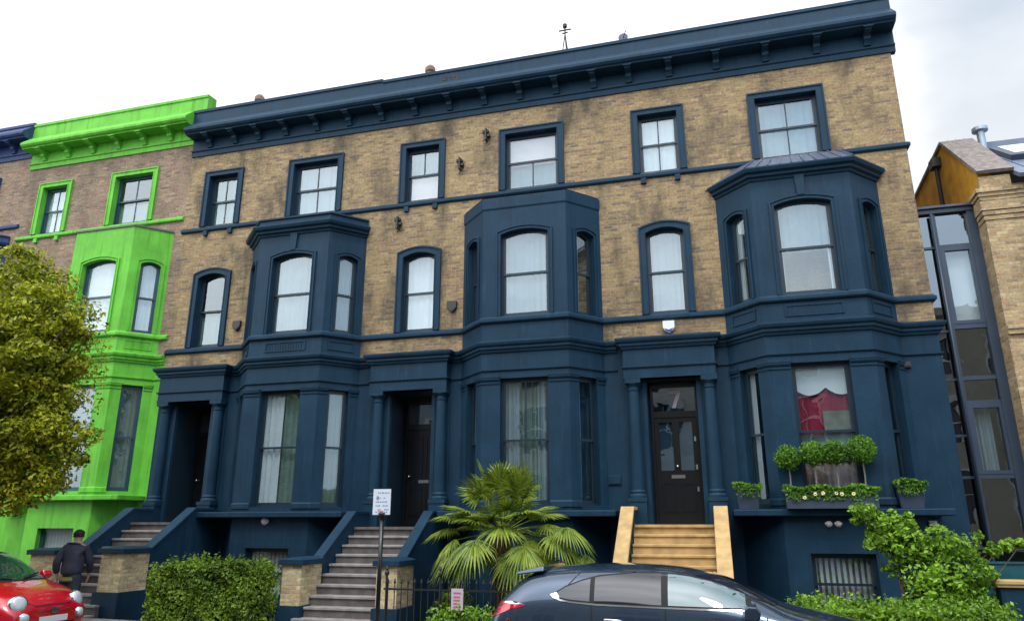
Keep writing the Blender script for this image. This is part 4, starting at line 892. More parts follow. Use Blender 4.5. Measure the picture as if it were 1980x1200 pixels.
# bulkhead lamps, boxes
def disc(x, y, z, q, m, name, label, cat, group=None):
    r = thing(name, label, cat, (x, y, z), group); b = MB(); b.lathe((x, y, z), [(q, 0), (q, -.04), (q*.8, -.07), (0, -.08)], 16, 'y'); b.build('lens', m, r, smooth=True)
    b = MB(); b.lathe((x, y+.0, z), [(q*1.2, .0), (q*1.2, -.03), (q*1.05, -.035), (q*1.0, -.03)], 16, 'y'); b.build('rim', METAL, r)
LENS = simple('milky_lens', (.62, .60, .62), .3, .05)
disc(15.88, -.73, 1.66, .055, LENS, 'bulkhead_lamp', 'left one of two round white lamps under the planted ledge', 'lamp', 'round wall lamps')
disc(16.04, -.73, 1.66, .055, LENS, 'bulkhead_lamp', 'right one of two round white lamps under the planted ledge', 'lamp', 'round wall lamps')
disc(3.98, -.73, 1.72, .085, LENS, 'bulkhead_lamp', 'round lamp under the ledge above the hedge', 'lamp', 'round wall lamps')
def sbox(name, label, cat, u, z, w, h, m, d=.06):
    b = MB(); b.box(F0, u-w/2, u+w/2, 0, d, z-h/2, z+h/2); b.box(F0, u-w/2+.02, u+w/2-.02, d, d+.012, z-h/2+.02, z+h/2-.02); o = b.build(name, m, None, origin=(u, 0, z)); bevel(o, .006); tag(o, label, cat)
sbox('meter_box', 'small white box on the blue wall under the right end of the ledge', 'box', 17.78, 1.66, .14, .12, WHITE)
sbox('wall_vent', 'small dark vent box high on the blue wall right of the red curtain window', 'vent', 17.72, 4.70, .22, .12, DK)
sbox('wall_plate', 'flat blue cover plate on the wall left of the tan steps', 'plate', 11.85, 2.55, .28, .2, BLUE, .03)
# roof things
def pot(x, y, z0, h, label):
    r = thing('chimney_pot', label, 'chimney pot', (x, y, z0), 'chimney pots above the parapet'); b = MB()
    b.box(Fr(x, y), -.19, .19, -.19, .19, z0, z0+h*.55); b.build('stack', CLAY, r)
    b = MB(); b.lathe((x, y, z0+h*.55), [(.14, 0), (.12, h*.1), (.11, h*.3), (.15, h*.33), (.15, h*.40), (.1, h*.45)], 14); b.build('pot', simple('terracotta_%.0f' % x, (.22, .15, .11), .85, .3, 6), r)
pot(6.88, 1, 12.75, 1.50, 'squat pale chimney pot above the middle of the parapet')
pot(1.29, 1, 12.75, 1.50, 'small brown chimney pot near the green house parapet')
pot(18.3, 1, 12.75, 1.5, 'brown chimney pot at the top right corner of the terrace')
r = thing('roof_aerial', 'thin tripod aerial standing on the roof against the white sky', 'aerial', (10.9, 1, 12.75)); b = MB()
hd = Vector((10.82, 1, 14.55))
for q in ((10.62, .8, 12.75), (11.05, .8, 12.75), (10.85, 1.4, 12.75)): b.tube([q, hd], .016, 6)
b.tube([hd, hd+Vector((0, 0, .32))], .02, 6); b.build('mast', IRON, r)
b = MB(); b.tube([hd+Vector((-.17, 0, .12)), hd+Vector((.17, 0, .12))], .022, 6); b.tube([hd+Vector((-.08, 0, .02)), hd+Vector((.08, 0, .04))], .02, 6); b.lathe(tuple(hd+Vector((0, 0, .18))), [(.03, 0), (.06, .03), (.06, .12), (.02, .15)], 10); b.build('head', IRON, r)
r = thing('satellite_dish', 'small dark dish and arm on the roof right of the tripod aerial', 'dish', (12.2, 1, 12.75)); b = MB()
b.tube([(12.2, 1, 12.75), (12.2, 1, 13.95)], .03, 8); b.tube([(11.7, 1, 13.72), (12.5, 1, 14.02)], .03, 8); b.box(Fr(12.0, 1), -.2, .2, 0, .12, 13.8, 13.92); b.build('mast', IRON, r)
b = MB(); b.lathe((12.4, .9, 14.05), [(.02, .06), (.08, .05), (.13, 0)], 14, 'y'); b.tube([(12.4, .9, 14.05), (12.5, .7, 14.1)], .012, 6); b.build('dish', LEAD, r)
# bird-spike tangle sitting on the cornice
q = random.Random(5); b = MB()
for _ in range(26):
    p = Vector((8.1+q.uniform(-.3, .3), -.52, 12.62+q.uniform(-.02, .06))); b.tube([p, p+Vector((q.uniform(-.16, .16), -.05, q.uniform(-.05, .14)))], .008, 4)
tag(b.build('bird_spikes', simple('spikes', (.10, .08, .06), .95, .3), None, origin=(8.1, -.52, 12.6)), 'tangle of bird twigs lodged on the front of the long blue cornice', 'bird spikes')
# parking sign
r = thing('parking_sign', 'white parking notice on a tall dark pole in front of the grey steps', 'sign', (8.73, -4.7, gz(9)+.13))
px, py = 8.73, -4.7; b = MB(); b.tube([(px, py, gz(9)+.1), (px, py, 1.80)], .035, 12); b.lathe((px, py, 1.72), [(.035, 0), (.06, .04), (.075, .10), (.03, .14)], 12); b.build('pole', BLACK, r, smooth=True)
T = Fr(px-.0, py-.03, math.cos(.12), math.sin(.12)); b = MB(); b.box(T, -.145, .145, 0, .012, 1.80, 2.20); pl = b.build('plate', simple('sign_white', (.68, .74, .82), .5, .03), r)
b = MB(); q = random.Random(8)
for k, z in enumerate((2.14, 2.06, 2.00, 1.94, 1.88, 1.84)):
    u = -.10
    while u < .10:
        l = q.uniform(.015, .045); 
        if q.random() < .8: b.box(T, u, min(u+l, .12), .0125, .0145, z-.009, z+.009)
        u += l+.012
b.box(T, -.09, -.05, .0125, .0145, 2.03, 2.09); b.build('lettering', simple('faded_print', (.25, .30, .48), .6, .2, 20), pl)
b = MB(); b.box(T, -.06, .03, .0125, .0145, 1.845, 1.865); b.build('red_mark', simple('faded_red', (.55, .25, .32), .6, .1), pl)
# railings
r = thing('iron_railing', 'black spear topped iron railings between the brick pier and the dark car', 'railing', (9.8, -3.9, gz(10))); T = Fr(0, -3.85)
b = MB(); b.box(T, 8.42, 11.4, -.012, .012, .60, .63); b.box(T, 8.42, 11.4, -.012, .012, -.02, .01); b.build('rail', IRON, r)
for k in range(25):
    x = 8.5+k*.12; b = MB(); b.tube([T(x, 0, -.2), T(x, 0, .70)], .009, 6); b.lathe(T(x, 0, .70)[:], [(.009, 0), (.02, .015), (.022, .03), (.0, .10)], 6); b.build('baluster', IRON, r)
for x in (8.47, 9.43, 10.9):
    b = MB(); b.tube([T(x, 0, -.25), T(x, 0, .82)], .02, 8); b.lathe(T(x, 0, .82)[:], [(.02, 0), (.04, .03), (.04, .06), (.015, .09), (.03, .12), (.0, .18)], 10); b.build('post', IRON, r)
T = Fr(9.75, -3.9, math.cos(.05), math.sin(.05)); r = thing('notice', 'small pink and white notice fixed to the black railings', 'sign', (9.75, -3.92, .35)); b = MB(); b.box(T, -.10, .10, 0, .008, .32, .65); pl = b.build('plate', simple('pale_pink_card', (.55, .47, .52), .6, .05), r)
b = MB()
for z in (.58, .52, .47, .42, .37): b.box(T, -.06, .05 if z < .55 else .065, .0085, .0105, z-.014, z+.014)
b.build('lettering', simple('pink_print', (.50, .12, .25), .6, .1), pl)
# ================================================================== cars
def evalmesh(o, name):
    dg = bpy.context.evaluated_depsgraph_get(); me = bpy.data.meshes.new_from_object(o.evaluated_get(dg)); me.name = name; return me
def loft_body(name, sections, m, parent, sub=2, crease=()):
    """sections: x, list of (y,z) from bottom centre out, up and back to top centre"""
    mb = MB(); n = len(sections[0][1]); rings = []
    for x, pr in sections:
        full = [(y, z) for y, z in pr] + [(-y, z) for y, z in reversed(pr[1:-1])]; rings.append([(x+dx(z), y, z) if callable(dx) else (x, y, z) for (y, z) in full for dx in (None,)])
    k = len(rings[0])
    for r in rings: mb.v += r
    for i in range(len(rings)-1):
        for j in range(k): a = i*k+j; b = i*k+(j+1) % k; mb.f.append((a, b, b+k, a+k))
    mb.f.append(tuple(range(k))); mb.f.append(tuple((len(rings)-1)*k+j for j in reversed(range(k))))
    me = bpy.data.meshes.new(name); me.from_pydata(mb.v, [], mb.f)
    bm = bmesh.new(); bm.from_mesh(me); bmesh.ops.recalc_face_normals(bm, faces=bm.faces); bm.to_mesh(me); bm.free()
    o = bpy.data.objects.new(name, me); C.objects.link(o); sm = o.modifiers.new('s', 'SUBSURF'); sm.levels = sub; sm.render_levels = sub; sm.subdivision_type = 'CATMULL_CLARK'
    me2 = evalmesh(o, name); bpy.data.objects.remove(o); me2.materials.clear(); me2.materials.append(m)
    me2.polygons.foreach_set('use_smooth', [True]*len(me2.polygons))
    ob = bpy.data.objects.new(name, me2); C.objects.link(ob); ob.parent = parent; LOC[ob] = LOC[parent]
    bv = BVHTree.FromPolygons([v.co.copy() for v in me2.vertices], [tuple(p.vertices) for p in me2.polygons])
    return ob, bv
def patch(name, poly, bv, origin, direction, axes, m, parent, off=.004, step=.05, thick=0):
    """lay a flat polygon onto the body: poly in the plane of axes, cast along direction"""
    bm = bmesh.new(); e0, e1 = axes; vs = []
    for a, b in poly: p = Vector(origin); p[e0] = a; p[e1] = b; vs.append(bm.verts.new(p))
    bm.faces.new(vs)
    for e in (e0, e1):
        lo = min(p[0 if e == e0 else 1] for p in poly); hi = max(p[0 if e == e0 else 1] for p in poly); k = lo+step
        while k < hi:
            no = Vector((0, 0, 0)); no[e] = 1; co = Vector(origin); co[e] = k
            bmesh.ops.bisect_plane(bm, geom=bm.verts[:]+bm.edges[:]+bm.faces[:], plane_co=co, plane_no=no); k += step
    bmesh.ops.triangulate(bm, faces=bm.faces); d = Vector(direction).normalized(); bad = []
    for v in bm.verts:
        hit, no, _, _ = bv.ray_cast(v.co, d)
        if hit is None: hit, no, _, _ = bv.find_nearest(v.co)
        if no.dot(d) > 0: no = -no
        v.co = hit+no*off
    me = bpy.data.meshes.new(name); bm.to_mesh(me); bm.free(); me.materials.append(m)
    me.polygons.foreach_set('use_smooth', [True]*len(me.polygons))
    o = bpy.data.objects.new(name, me); C.objects.link(o); o.parent = parent; LOC[o] = LOC[parent]; return o
def wheel(parent, x, y, rad, m_t, m_r):
    s = 1 if y > 0 else -1; w_ = MB(); w_.lathe((x, y-s*.22, rad), [(rad*.6, 0), (rad*.93, 0), (rad, s*.03), (rad, s*.19), (rad*.94, s*.225), (rad*.66, s*.225)], 36, 'y')
    w_.v = [(p[0]+LOC[parent].x, p[1]+LOC[parent].y, p[2]+LOC[parent].z) for p in w_.v]; o = w_.build('wheel', m_t, parent, smooth=True)
    w_ = MB(); w_.lathe((x, y-s*.22, rad), [(rad*.64, s*.2), (rad*.62, s*.215), (rad*.56, s*.17), (rad*.2, s*.19), (rad*.1, s*.215), (0, s*.215)], 36, 'y')
    for k in range(5):
        a = k*1.2566; c_, s_ = math.cos(a), math.sin(a)
        w_.prism([(x+c_*rad*.12-s_*.03, y-s*.02, rad+s_*rad*.12+c_*.03), (x+c_*rad*.12+s_*.03, y-s*.02, rad+s_*rad*.12-c_*.03), (x+c_*rad*.6+s_*.04, y-s*.01, rad+s_*rad*.6-c_*.04), (x+c_*rad*.6-s_*.04, y-s*.01, rad+s_*rad*.6+c_*.04)],
                 [(x+c_*rad*.12-s_*.03, y+s*.0, rad+s_*rad*.12+c_*.03), (x+c_*rad*.12+s_*.03, y+s*.0, rad+s_*rad*.12-c_*.03), (x+c_*rad*.6+s_*.04, y+s*.004, rad+s_*rad*.6-c_*.04), (x+c_*rad*.6-s_*.04, y+s*.004, rad+s_*rad*.6+c_*.04)])
    w_.v = [(p[0]+LOC[parent].x, p[1]+LOC[parent].y, p[2]+LOC[parent].z) for p in w_.v]; w_.build('rim', m_r, o)
def local(mb, parent): mb.v = [(p[0]+LOC[parent].x, p[1]+LOC[parent].y, p[2]+LOC[parent].z) for p in mb.v]; return mb
def carpaint(name, col, metallic=.5, rough=.3):
    m = simple(name, col, rough, .06, 2, metallic=metallic, coat=1.0); return m
CP = carpaint('dark_blue_grey_car_paint', (.04, .068, .115), .6, .25); CR = carpaint('red_car_paint', (.48, .002, .014), .1, .25)
def tinted(name, col, ior=1.8):
    m, b, n, l = mat(name); b.inputs['Base Color'].default_value = col+(1,); b.inputs['Roughness'].default_value = .03; b.inputs['IOR'].default_value = ior; b.inputs['Specular IOR Level'].default_value = .55; return m
TG = tinted('tinted_car_glass', (.015, .015, .028), 1.7); TG2 = tinted('brightened_car_glass', (.10, .17, .19), 2.0); TGG = tinted('green_windscreen_glass', (.012, .045, .032), 1.9)  # pale tone stands for the light seen in the near front window
RUB = simple('rubber', (.012, .012, .013), .8, .1); SEAM = simple('panel_gap', (.004, .004, .005), .7, .1); CHROME = simple('bright_trim', (.7, .72, .75), .15, .03, metallic=1)
TAIL = simple('red_tail_lens', (.55, .01, .03), .12, .2, coat=1.); ALLOY = simple('alloy_rim', (.35, .36, .38), .3, .1, metallic=.9)
LAMP = simple('headlamp_glass', (.45, .52, .56), .08, .15, 30, coat=1.)
def sec(zb, w, zw, zbelt, wb, wr, zr, zc):
    gm = (wb*.55+wr*.45, zbelt*.45+zr*.55)
    return [(0, zb), (w*.75, zb), (w*.95, zb+.05), (w, zw), (w*.99, (zw+zbelt)/2+.03), (wb, zbelt), gm, (wr, zr), (wr*.55, zc-.008), (0, zc)]
# dark crossover
car = thing('parked_car', 'dark blue grey crossover parked in front of the tan steps', 'car', (11.38, -6.72, gz(13)))
W = .90
S1 = [(-.01, sec(.38, .66, .60, .80, .66, .60, .86, .90)), (.03, sec(.30, .78, .58, .88, .76, .66, .98, 1.02)), (.12, sec(.26, .84, .58, 1.02, .82, .68, 1.13, 1.17)), (.30, sec(.24, .88, .60, 1.08, .84, .67, 1.28, 1.34)), (.44, sec(.22, .89, .62, 1.10, .85, .66, 1.385, 1.445)),
      (.75, sec(.20, .90, .64, 1.11, .86, .655, 1.44, 1.492)), (1.3, sec(.2, .90, .64, 1.105, .865, .65, 1.465, 1.52)), (1.9, sec(.2, .90, .64, 1.09, .865, .64, 1.46, 1.515)), (2.35, sec(.2, .90, .64, 1.075, .865, .63, 1.41, 1.465)), (2.7, sec(.2, .90, .63, 1.06, .865, .62, 1.30, 1.355)),
      (3.05, sec(.2, .90, .62, 1.03, .865, .66, 1.13, 1.18)), (3.25, sec(.2, .90, .62, 1.00, .855, .66, 1.05, 1.085)), (3.7, sec(.2, .90, .60, .95, .84, .60, .98, 1.01)), (4.2, sec(.22, .86, .56, .84, .78, .50, .88, .90)), (4.52, sec(.26, .74, .50, .70, .66, .42, .74, .76)), (4.62, sec(.30, .60, .48, .62, .56, .36, .65, .66))]
bd, bv = loft_body('body', S1, CP, car)
def P2(name, poly, m, side=-1, off=.005, par=None, step=.05): return patch(name, poly, bv, (0, side*2, 0), (0, -side, 0), (0, 2), m, par or car, off, step)
dlo_t = [(.79, 1.225), (.90, 1.29), (1.08, 1.355), (1.26, 1.40), (1.64, 1.435), (2.0, 1.435), (2.25, 1.405), (2.50, 1.35), (2.78, 1.245), (2.86, 1.20)]
dlo_b = [(2.84, 1.125), (2.05, 1.135), (1.25, 1.150), (.95, 1.17), (.83, 1.19)]
def clipx(pts_top, pts_bot, a, b):
    def ev(pts, x):
        p = sorted(pts)
        for q, r in zip(p, p[1:]):
            if q[0] <= x <= r[0]: return q[1]+(r[1]-q[1])*(x-q[0])/(r[0]-q[0])
        return p[0][1] if x < p[0][0] else p[-1][1]
    n = 10; xs = [a+(b-a)*k/n for k in range(n+1)]
    return [(x, ev(pts_top, x)) for x in xs]+[(x, ev(pts_bot, x)) for x in reversed(xs)]
for sd in (-1, 1):
    P2('window_trim', [(x, z+.016) for x, z in dlo_t]+[(2.90, 1.105)]+[(x, z-.018) for x, z in dlo_b], SEAM, sd, .003)
    P2('rear_quarter_window', clipx(dlo_t, dlo_b, .80, 1.17), TG, sd, .006); P2('side_window', clipx(dlo_t, dlo_b, 1.22, 1.93), TG, sd, .006); P2('side_window', clipx(dlo_t, dlo_b, 2.0, 2.78), TG2 if sd < 0 else TG, sd, .006)
    P2('chrome_strip', [(x, z-.016) for x, z in reversed(dlo_b)]+[(x, z-.032) for x, z in dlo_b], CHROME, sd, .008)
    P2('chrome_tip', [(.73, 1.215), (.80, 1.238), (.835, 1.20), (.84, 1.16), (.77, 1.18)], CHROME, sd, .009)
    P2('tail_lamp', [(-.02, 1.02), (.05, 1.09), (.16, 1.12), (.40, 1.11), (.46, 1.095), (.30, 1.06), (.10, .98), (-.01, .96)], TAIL, sd, .006)
    P2('tail_lamp_chrome', [(.14, 1.125), (.34, 1.135), (.47, 1.105), (.40, 1.108), (.2, 1.112)], CHROME, sd, .009)
    for pl in ([(1.195, .35), (1.185, 1.16), (1.20, 1.16), (1.21, .35)], [(1.955, .35), (1.965, 1.13), (1.977, 1.13), (1.967, .35)], [(3.02, .35), (2.97, 1.05), (2.985, 1.05), (3.035, .35)], [(.78, 1.17), (1.05, 1.45), (1.06, 1.45), (.80, 1.17)]): P2('panel_seam', pl, SEAM, sd, .003)
    for hx in (1.32, 2.12):
        hb = MB(); hb.tube([(hx, sd*.905, .985), (hx+.04, sd*.935, .99), (hx+.17, sd*.935, .985), (hx+.21, sd*.905, .98)], .014, 8); local(hb, car).build('door_handle', CHROME, car, smooth=True)
    mbx = MB(); mbx.v = []; 
    prof = [(.0, .0), (.0, .13), (.04, .155), (.13, .15), (.17, .10), (.16, .02), (.10, -.01)]
    mbx.prism([(2.74+a, sd*.90, 1.02+b) for a, b in prof], [(2.76+a*.9, sd*1.08, 1.04+b*.85) for a, b in prof]); mo = local(mbx, car).build('wing_mirror', CP, car); bevel(mo, .02, 3)
    mg = MB(); mg.face([(2.738, sd*.92, 1.04), (2.757, sd*1.07, 1.05), (2.757, sd*1.07, 1.14), (2.738, sd*.92, 1.14)]); local(mg, car).build('mirror_glass', CHROME, mo)
    for wx in (.86, 3.72): 
        P2('wheel_arch', [(wx+.38*math.cos(a*math.pi/10), .36+.38*math.sin(a*math.pi/10)) for a in range(11)]+[(wx-.38, .22), (wx+.38, .22)], RUB, sd, .004); wheel(car, wx, sd*.915, .36, RUB, ALLOY)
    P2('sill_trim', [(1.3, .22), (3.3, .22), (3.3, .33), (1.3, .33)], RUB, sd, .006)
patch('windscreen', [(-.56, 1.14), (-.60, 1.2), (-.54, 1.42), (.54, 1.42), (.60, 1.2), (.56, 1.14)], bv, (6, 0, 0), (-1, 0, 0), (1, 2), TG, car, .005)
patch('rear_window', [(-.60, 1.13), (-.52, 1.36), (.52, 1.36), (.60, 1.13)], bv, (-2, 0, 0), (1, 0, 0), (1, 2), TG, car, .005)
sp_ = MB(); sp_.prism([(.30, y, z) for y, z in ((-.62, 1.40), (.62, 1.40), (.60, 1.435), (-.60, 1.435))], [(.62, y, z) for y, z in ((-.63, 1.44), (.63, 1.44), (.60, 1.50), (-.60, 1.50))]); bevel(local(sp_, car).build('roof_spoiler', CP, car), .015, 3)
for sd in (-1, 1):
    if 0: q.tube([(.85, sd*.60, 1.492), (1.0, sd*.605, 1.515), (1.6, sd*.60, 1.525), (2.1, sd*.59, 1.50), (2.25, sd*.585, 1.475)], .012, 8)
    q = MB(); q.lathe((4.45, sd*.58, .68), [(.0, .1), (.07, .09), (.09, .04), (.09, 0)], 16, 'x'); local(q, car).build('headlight', LAMP, car, smooth=True)
q = MB(); q.box(Fr(0, 0), -.03, .0, -.26, .26, .72, .84); local(q, car).build('number_plate', simple('plate_yellow', (.6, .5, .08), .4, .05), car)
q = MB(); q.tube([(.75, 0, 1.50), (.62, 0, 1.56)], .008, 6); local(q, car).build('aerial', SEAM, car)
# small red hatchback, nose towards the right
rc = thing('parked_car', 'small bright red hatchback with round headlights at the lower left corner', 'car', (.42, -6.08, gz(2)))
W = .81
S2 = [(.0, sec(.30, .62, .5, .70, .6, .52, .80, .84)), (.06, sec(.24, .74, .5, .82, .70, .56, 1.0, 1.05)), (.3, sec(.2, .79, .52, .90, .74, .58, 1.28, 1.34)), (.6, sec(.18, .81, .54, .93, .75, .58, 1.40, 1.46)), (1.2, sec(.18, .81, .54, .93, .76, .58, 1.43, 1.49)), (1.75, sec(.18, .81, .54, .92, .76, .57, 1.40, 1.46)),
      (2.1, sec(.18, .81, .54, .92, .76, .58, 1.28, 1.33)), (2.45, sec(.18, .81, .54, .91, .75, .60, 1.06, 1.10)), (2.68, sec(.18, .81, .54, .90, .74, .60, .955, .985)), (3.0, sec(.18, .80, .52, .84, .72, .54, .90, .935)), (3.25, sec(.19, .77, .50, .76, .68, .48, .82, .86)), (3.42, sec(.21, .70, .47, .64, .61, .42, .72, .76)), (3.52, sec(.25, .60, .44, .54, .52, .36, .60, .62))]
rb, bv2 = loft_body('body', S2, CR, rc)
def P3(name, poly, m, off=.004, step=.05, par=None): return patch(name, poly, bv2, (6, 0, 0), (-1, 0, 0), (1, 2), m, par or rc, off, step)
P3('windscreen', [(-.63, .985), (-.66, 1.06), (-.55, 1.34), (-.3, 1.375), (.3, 1.375), (.55, 1.34), (.66, 1.06), (.63, .985), (.3, 1.0), (-.3, 1.0)], TGG, .006)
P3('windscreen_seal', [(-.67, .965), (-.70, 1.06), (-.58, 1.37), (-.3, 1.41), (.3, 1.41), (.58, 1.37), (.70, 1.06), (.67, .965), (.3, .98), (-.3, .98)], SEAM, .003)
for sd in (-1, 1):
    q = MB(); q.tube([(2.70, sd*.1, 1.01), (2.52, sd*.52, 1.075)], .012, 6); local(q, rc).build('wiper', SEAM, rc)
    # round headlights set into the wings
    for nm, yy, zz, rr, m_ in (('headlight', .535, .70, .118, LAMP), ('lower_lamp', .50, .50, .072, LAMP)):
        hit, no, _, _ = bv2.ray_cast(Vector((6, sd*yy, zz)), Vector((-1, 0, 0)))
        ax = (no*.45+Vector((.8, sd*.25, .12))).normalized(); t = ax.orthogonal().normalized(); bq = ax.cross(t); q = MB(); n = 24
        def ringp(rad, h): return [tuple(hit+ax*h+(t*math.cos(2*math.pi*k/n)+bq*math.sin(2*math.pi*k/n))*rad) for k in range(n)]
        rs = [ringp(rr, -.10), ringp(rr, .012), ringp(rr*.85, .035), ringp(rr*.5, .05)]; 
        for r_ in rs: q.v += r_
        for j in range(3):
            for k in range(n): q.f.append((j*n+k, j*n+(k+1) % n, (j+1)*n+(k+1) % n, (j+1)*n+k))
        q.f.append(tuple(3*n+k for k in range(n))); hl = local(q, rc).build(nm, m_, rc, smooth=True)
        q = MB(); rs = [ringp(rr*1.12, -.10), ringp(rr*1.12, .008), ringp(rr*1.0, .018)]
        for r_ in rs: q.v += r_
        for j in range(2):
            for k in range(n): q.f.append((j*n+k, j*n+(k+1) % n, (j+1)*n+(k+1) % n, (j+1)*n+k))
        local(q, rc).build('bezel', CHROME, hl, smooth=True)
    patch('side_window', [(.75, .96), (.85, 1.30), (1.1, 1.37), (1.7, 1.36), (2.05, 1.24), (2.32, 1.03), (2.36, .95)], bv2, (0, sd*2, 0), (0, -sd, 0), (0, 2), TG, rc, .005)
    patch('door_seam', [(1.02, .3), (1.02, .93), (1.032, .93), (1.032, .3)], bv2, (0, sd*2, 0), (0, -sd, 0), (0, 2), SEAM, rc, .003)
    for wx in (.62, 2.92):
        patch('wheel_arch', [(wx+.32*math.cos(a*math.pi/10), .29+.32*math.sin(a*math.pi/10)) for a in range(11)]+[(wx-.32, .18), (wx+.32, .18)], bv2, (0, sd*2, 0), (0, -sd, 0), (0, 2), RUB, rc, .004); wheel(rc, wx, sd*.80, .29, RUB, ALLOY)
    q = MB(); q.prism([(2.28+a, sd*.76, .96+b) for a, b in ((0, 0), (0, .12), (.08, .14), (.13, .06), (.08, -.01))], [(2.3+a*.9, sd*.92, .97+b*.9) for a, b in ((0, 0), (0, .12), (.08, .14), (.13, .06), (.08, -.01))]); bevel(local(q, rc).build('wing_mirror', CR, rc), .02, 3)
# bonnet shut line, grille lip, chrome whisker, badge
P3('bonnet_seam', [(-.46, .735), (-.30, .66), (.30, .66), (.46, .735), (.46, .725), (.30, .648), (-.30, .648), (-.46, .725)], SEAM, .003, .04)
P3('chrome_trim', [(-.30, .585), (.30, .585), (.30, .570), (-.30, .570)], CHROME, .008); P3('badge', [(.075*math.cos(a*.628), .578+.045*math.sin(a*.628)) for a in range(10)], CHROME, .012, .03)
P3('lower_grille', [(-.42, .40), (.42, .40), (.36, .30), (-.36, .30)], SEAM, .005); P3('number_plate', [(-.26, .50), (.26, .50), (.26, .41), (-.26, .41)], WHITE, .012)
# ================================================================== the walking man
def skin(name, V, E_, rad, m, parent, sub=2, root=0):
    me = bpy.data.meshes.new(name); me.from_pydata([tuple(v) for v in V], E_, []); o = bpy.data.objects.new(name, me); C.objects.link(o)
    sk_ = o.modifiers.new('k', 'SKIN'); sk_.use_smooth_shade = True
    for i, r_ in enumerate(rad):
        d = me.skin_vertices[0].data[i]; d.radius = (r_, r_) if not isinstance(r_, tuple) else r_; d.use_root = (i == root)
    s_ = o.modifiers.new('s', 'SUBSURF'); s_.levels = sub; s_.render_levels = sub
    m2 = evalmesh(o, name); bpy.data.objects.remove(o); m2.materials.clear(); m2.materials.append(m); m2.polygons.foreach_set('use_smooth', [True]*len(m2.polygons))
    ob = bpy.data.objects.new(name, m2); C.objects.link(ob); ob.parent = parent; LOC[ob] = LOC[parent]; return ob
SKIN = simple('skin', (.42, .24, .17), .55, .06); JACK = simple('dark_navy_jacket', (.022, .024, .045), .75, .3, 14, bump=.6, bscale=14); TROU = simple('dark_trousers', (.012, .02, .03), .85, .2); HAIRM = simple('dark_hair', (.015, .013, .012), .7, .3, 40, bump=.5, bscale=80)
SHIRT = simple('olive_shirt', (.16, .15, .03), .8, .1); SHOE = simple('dark_shoe', (.02, .018, .016), .5, .1)
man = thing('person', 'person in a dark jacket and dark trousers walking away past the brick piers', 'person', (2.46, -4.4, gz(2.4)+.13))
# local axes: walks towards (-x,+y); fwd, left
fw_ = Vector((-.55, .83, 0)).normalized(); lf = Vector((-fw_.y, fw_.x, 0)); up = Vector((0, 0, 1))
def J(f, l, z): return fw_*f+lf*l+up*z
V = [J(0, 0, .88), J(.01, 0, 1.02), J(.03, 0, 1.18), J(.06, 0, 1.30), J(.09, 0, 1.385), J(.12, 0, 1.44), J(.135, 0, 1.52), J(.13, 0, 1.575)]; Rr = [.13, .12, .14, .13, .055, .075, .092, .06]; Ed = [(0, 1), (1, 2), (2, 3), (3, 4), (4, 5), (5, 6), (6, 7)]
def chain(start, pts, rads):
    p = start
    for q, r_ in zip(pts, rads): V.append(q); Rr.append(r_); Ed.append((p, len(V)-1)); p = len(V)-1
    return p
for sl_, sw in ((1, .16), (-1, -.14)):
    chain(0, [J(0, sl_*.10, .82), J(sw*.9+.04, sl_*.11, .47), J(sw*1.6-(.10 if sw < 0 else -.02), sl_*.11, .10), J(sw*1.6+.02, sl_*.11, .045), J(sw*1.6+.14, sl_*.12, .035)], [.10, .062, .042, .04, .035])
    hnd = chain(3, [J(.06, sl_*.17, 1.29), J(.02-sw*.3, sl_*.24, 1.05), J(.12-sw*.6, sl_*.24, .83), J(.14-sw*.65, sl_*.235, .79)], [.065, .046, .032, .03])
    base = V[hnd]
    for k in range(4):
        o_ = lf*0+fw_*(.028-.019*k); chain(hnd, [base+o_+up*-.045, base+o_*1.05+up*-.075-lf*sl_*.008, base+o_+up*(-.098-.006*(k in (1, 2)))-lf*sl_*.02], [.011, .009, .008])
    chain(hnd, [base+fw_*.035+up*-.02-lf*sl_*.01, base+fw_*.045+up*-.05-lf*sl_*.02], [.011, .009])
body = skin('body', V, Ed, Rr, SKIN, man)
# face details and ears on the head
q = MB(); hc = J(.135, 0, 1.51)
for s_ in (1, -1): q.lathe(tuple(hc+lf*s_*.082-Vector((0, 0, .0))), [(.0, -.012), (.02, -.008), (.024, 0), (.018, .01), (0, .012)], 10, 'y')
q.tube([hc+fw_*.085+up*.01, hc+fw_*.11-up*.02, hc+fw_*.095-up*.035], [.008, .014, .01], 8); local(q, man).build('ears_and_nose', SKIN, body, smooth=True)
q = MB(); i0 = 0
for s_ in (1, -1): q.lathe(tuple(hc+lf*s_*.032+fw_*.082+up*.012), [(0, -.008), (.009, -.005), (.011, 0), (.009, .005), (0, .008)], 10, 'y')
local(q, man).build('eyes', SEAM, body, smooth=True)
# hair cap
q = MB(); n = 20; rnd = random.Random(3)
for j in range(9):
    for k in range(n):
        a = 2*math.pi*k/n; ph = j/8*1.75; d = Vector((math.sin(ph)*math.cos(a), math.sin(ph)*math.sin(a), math.cos(ph)))
        back = -(d.dot(fw_)); rr = .103+.006*math.sin(a*5+j)
        p = hc+up*.012+d*rr
        if ph > 1.25 and back < .25: p = hc+up*.012+Vector((d.x*.086, d.y*.086, math.cos(1.25)*.10))
        elif ph > 1.5: p = hc+up*(.012-.035*(ph-1.5)/.25)+Vector((d.x*.088, d.y*.088, 0))
        q.v.append(tuple(p))
for j in range(8):
    for k in range(n): q.f.append((j*n+k, j*n+(k+1) % n, (j+1)*n+(k+1) % n, (j+1)*n+k))
local(q, man).build('hair', HAIRM, man, smooth=True)
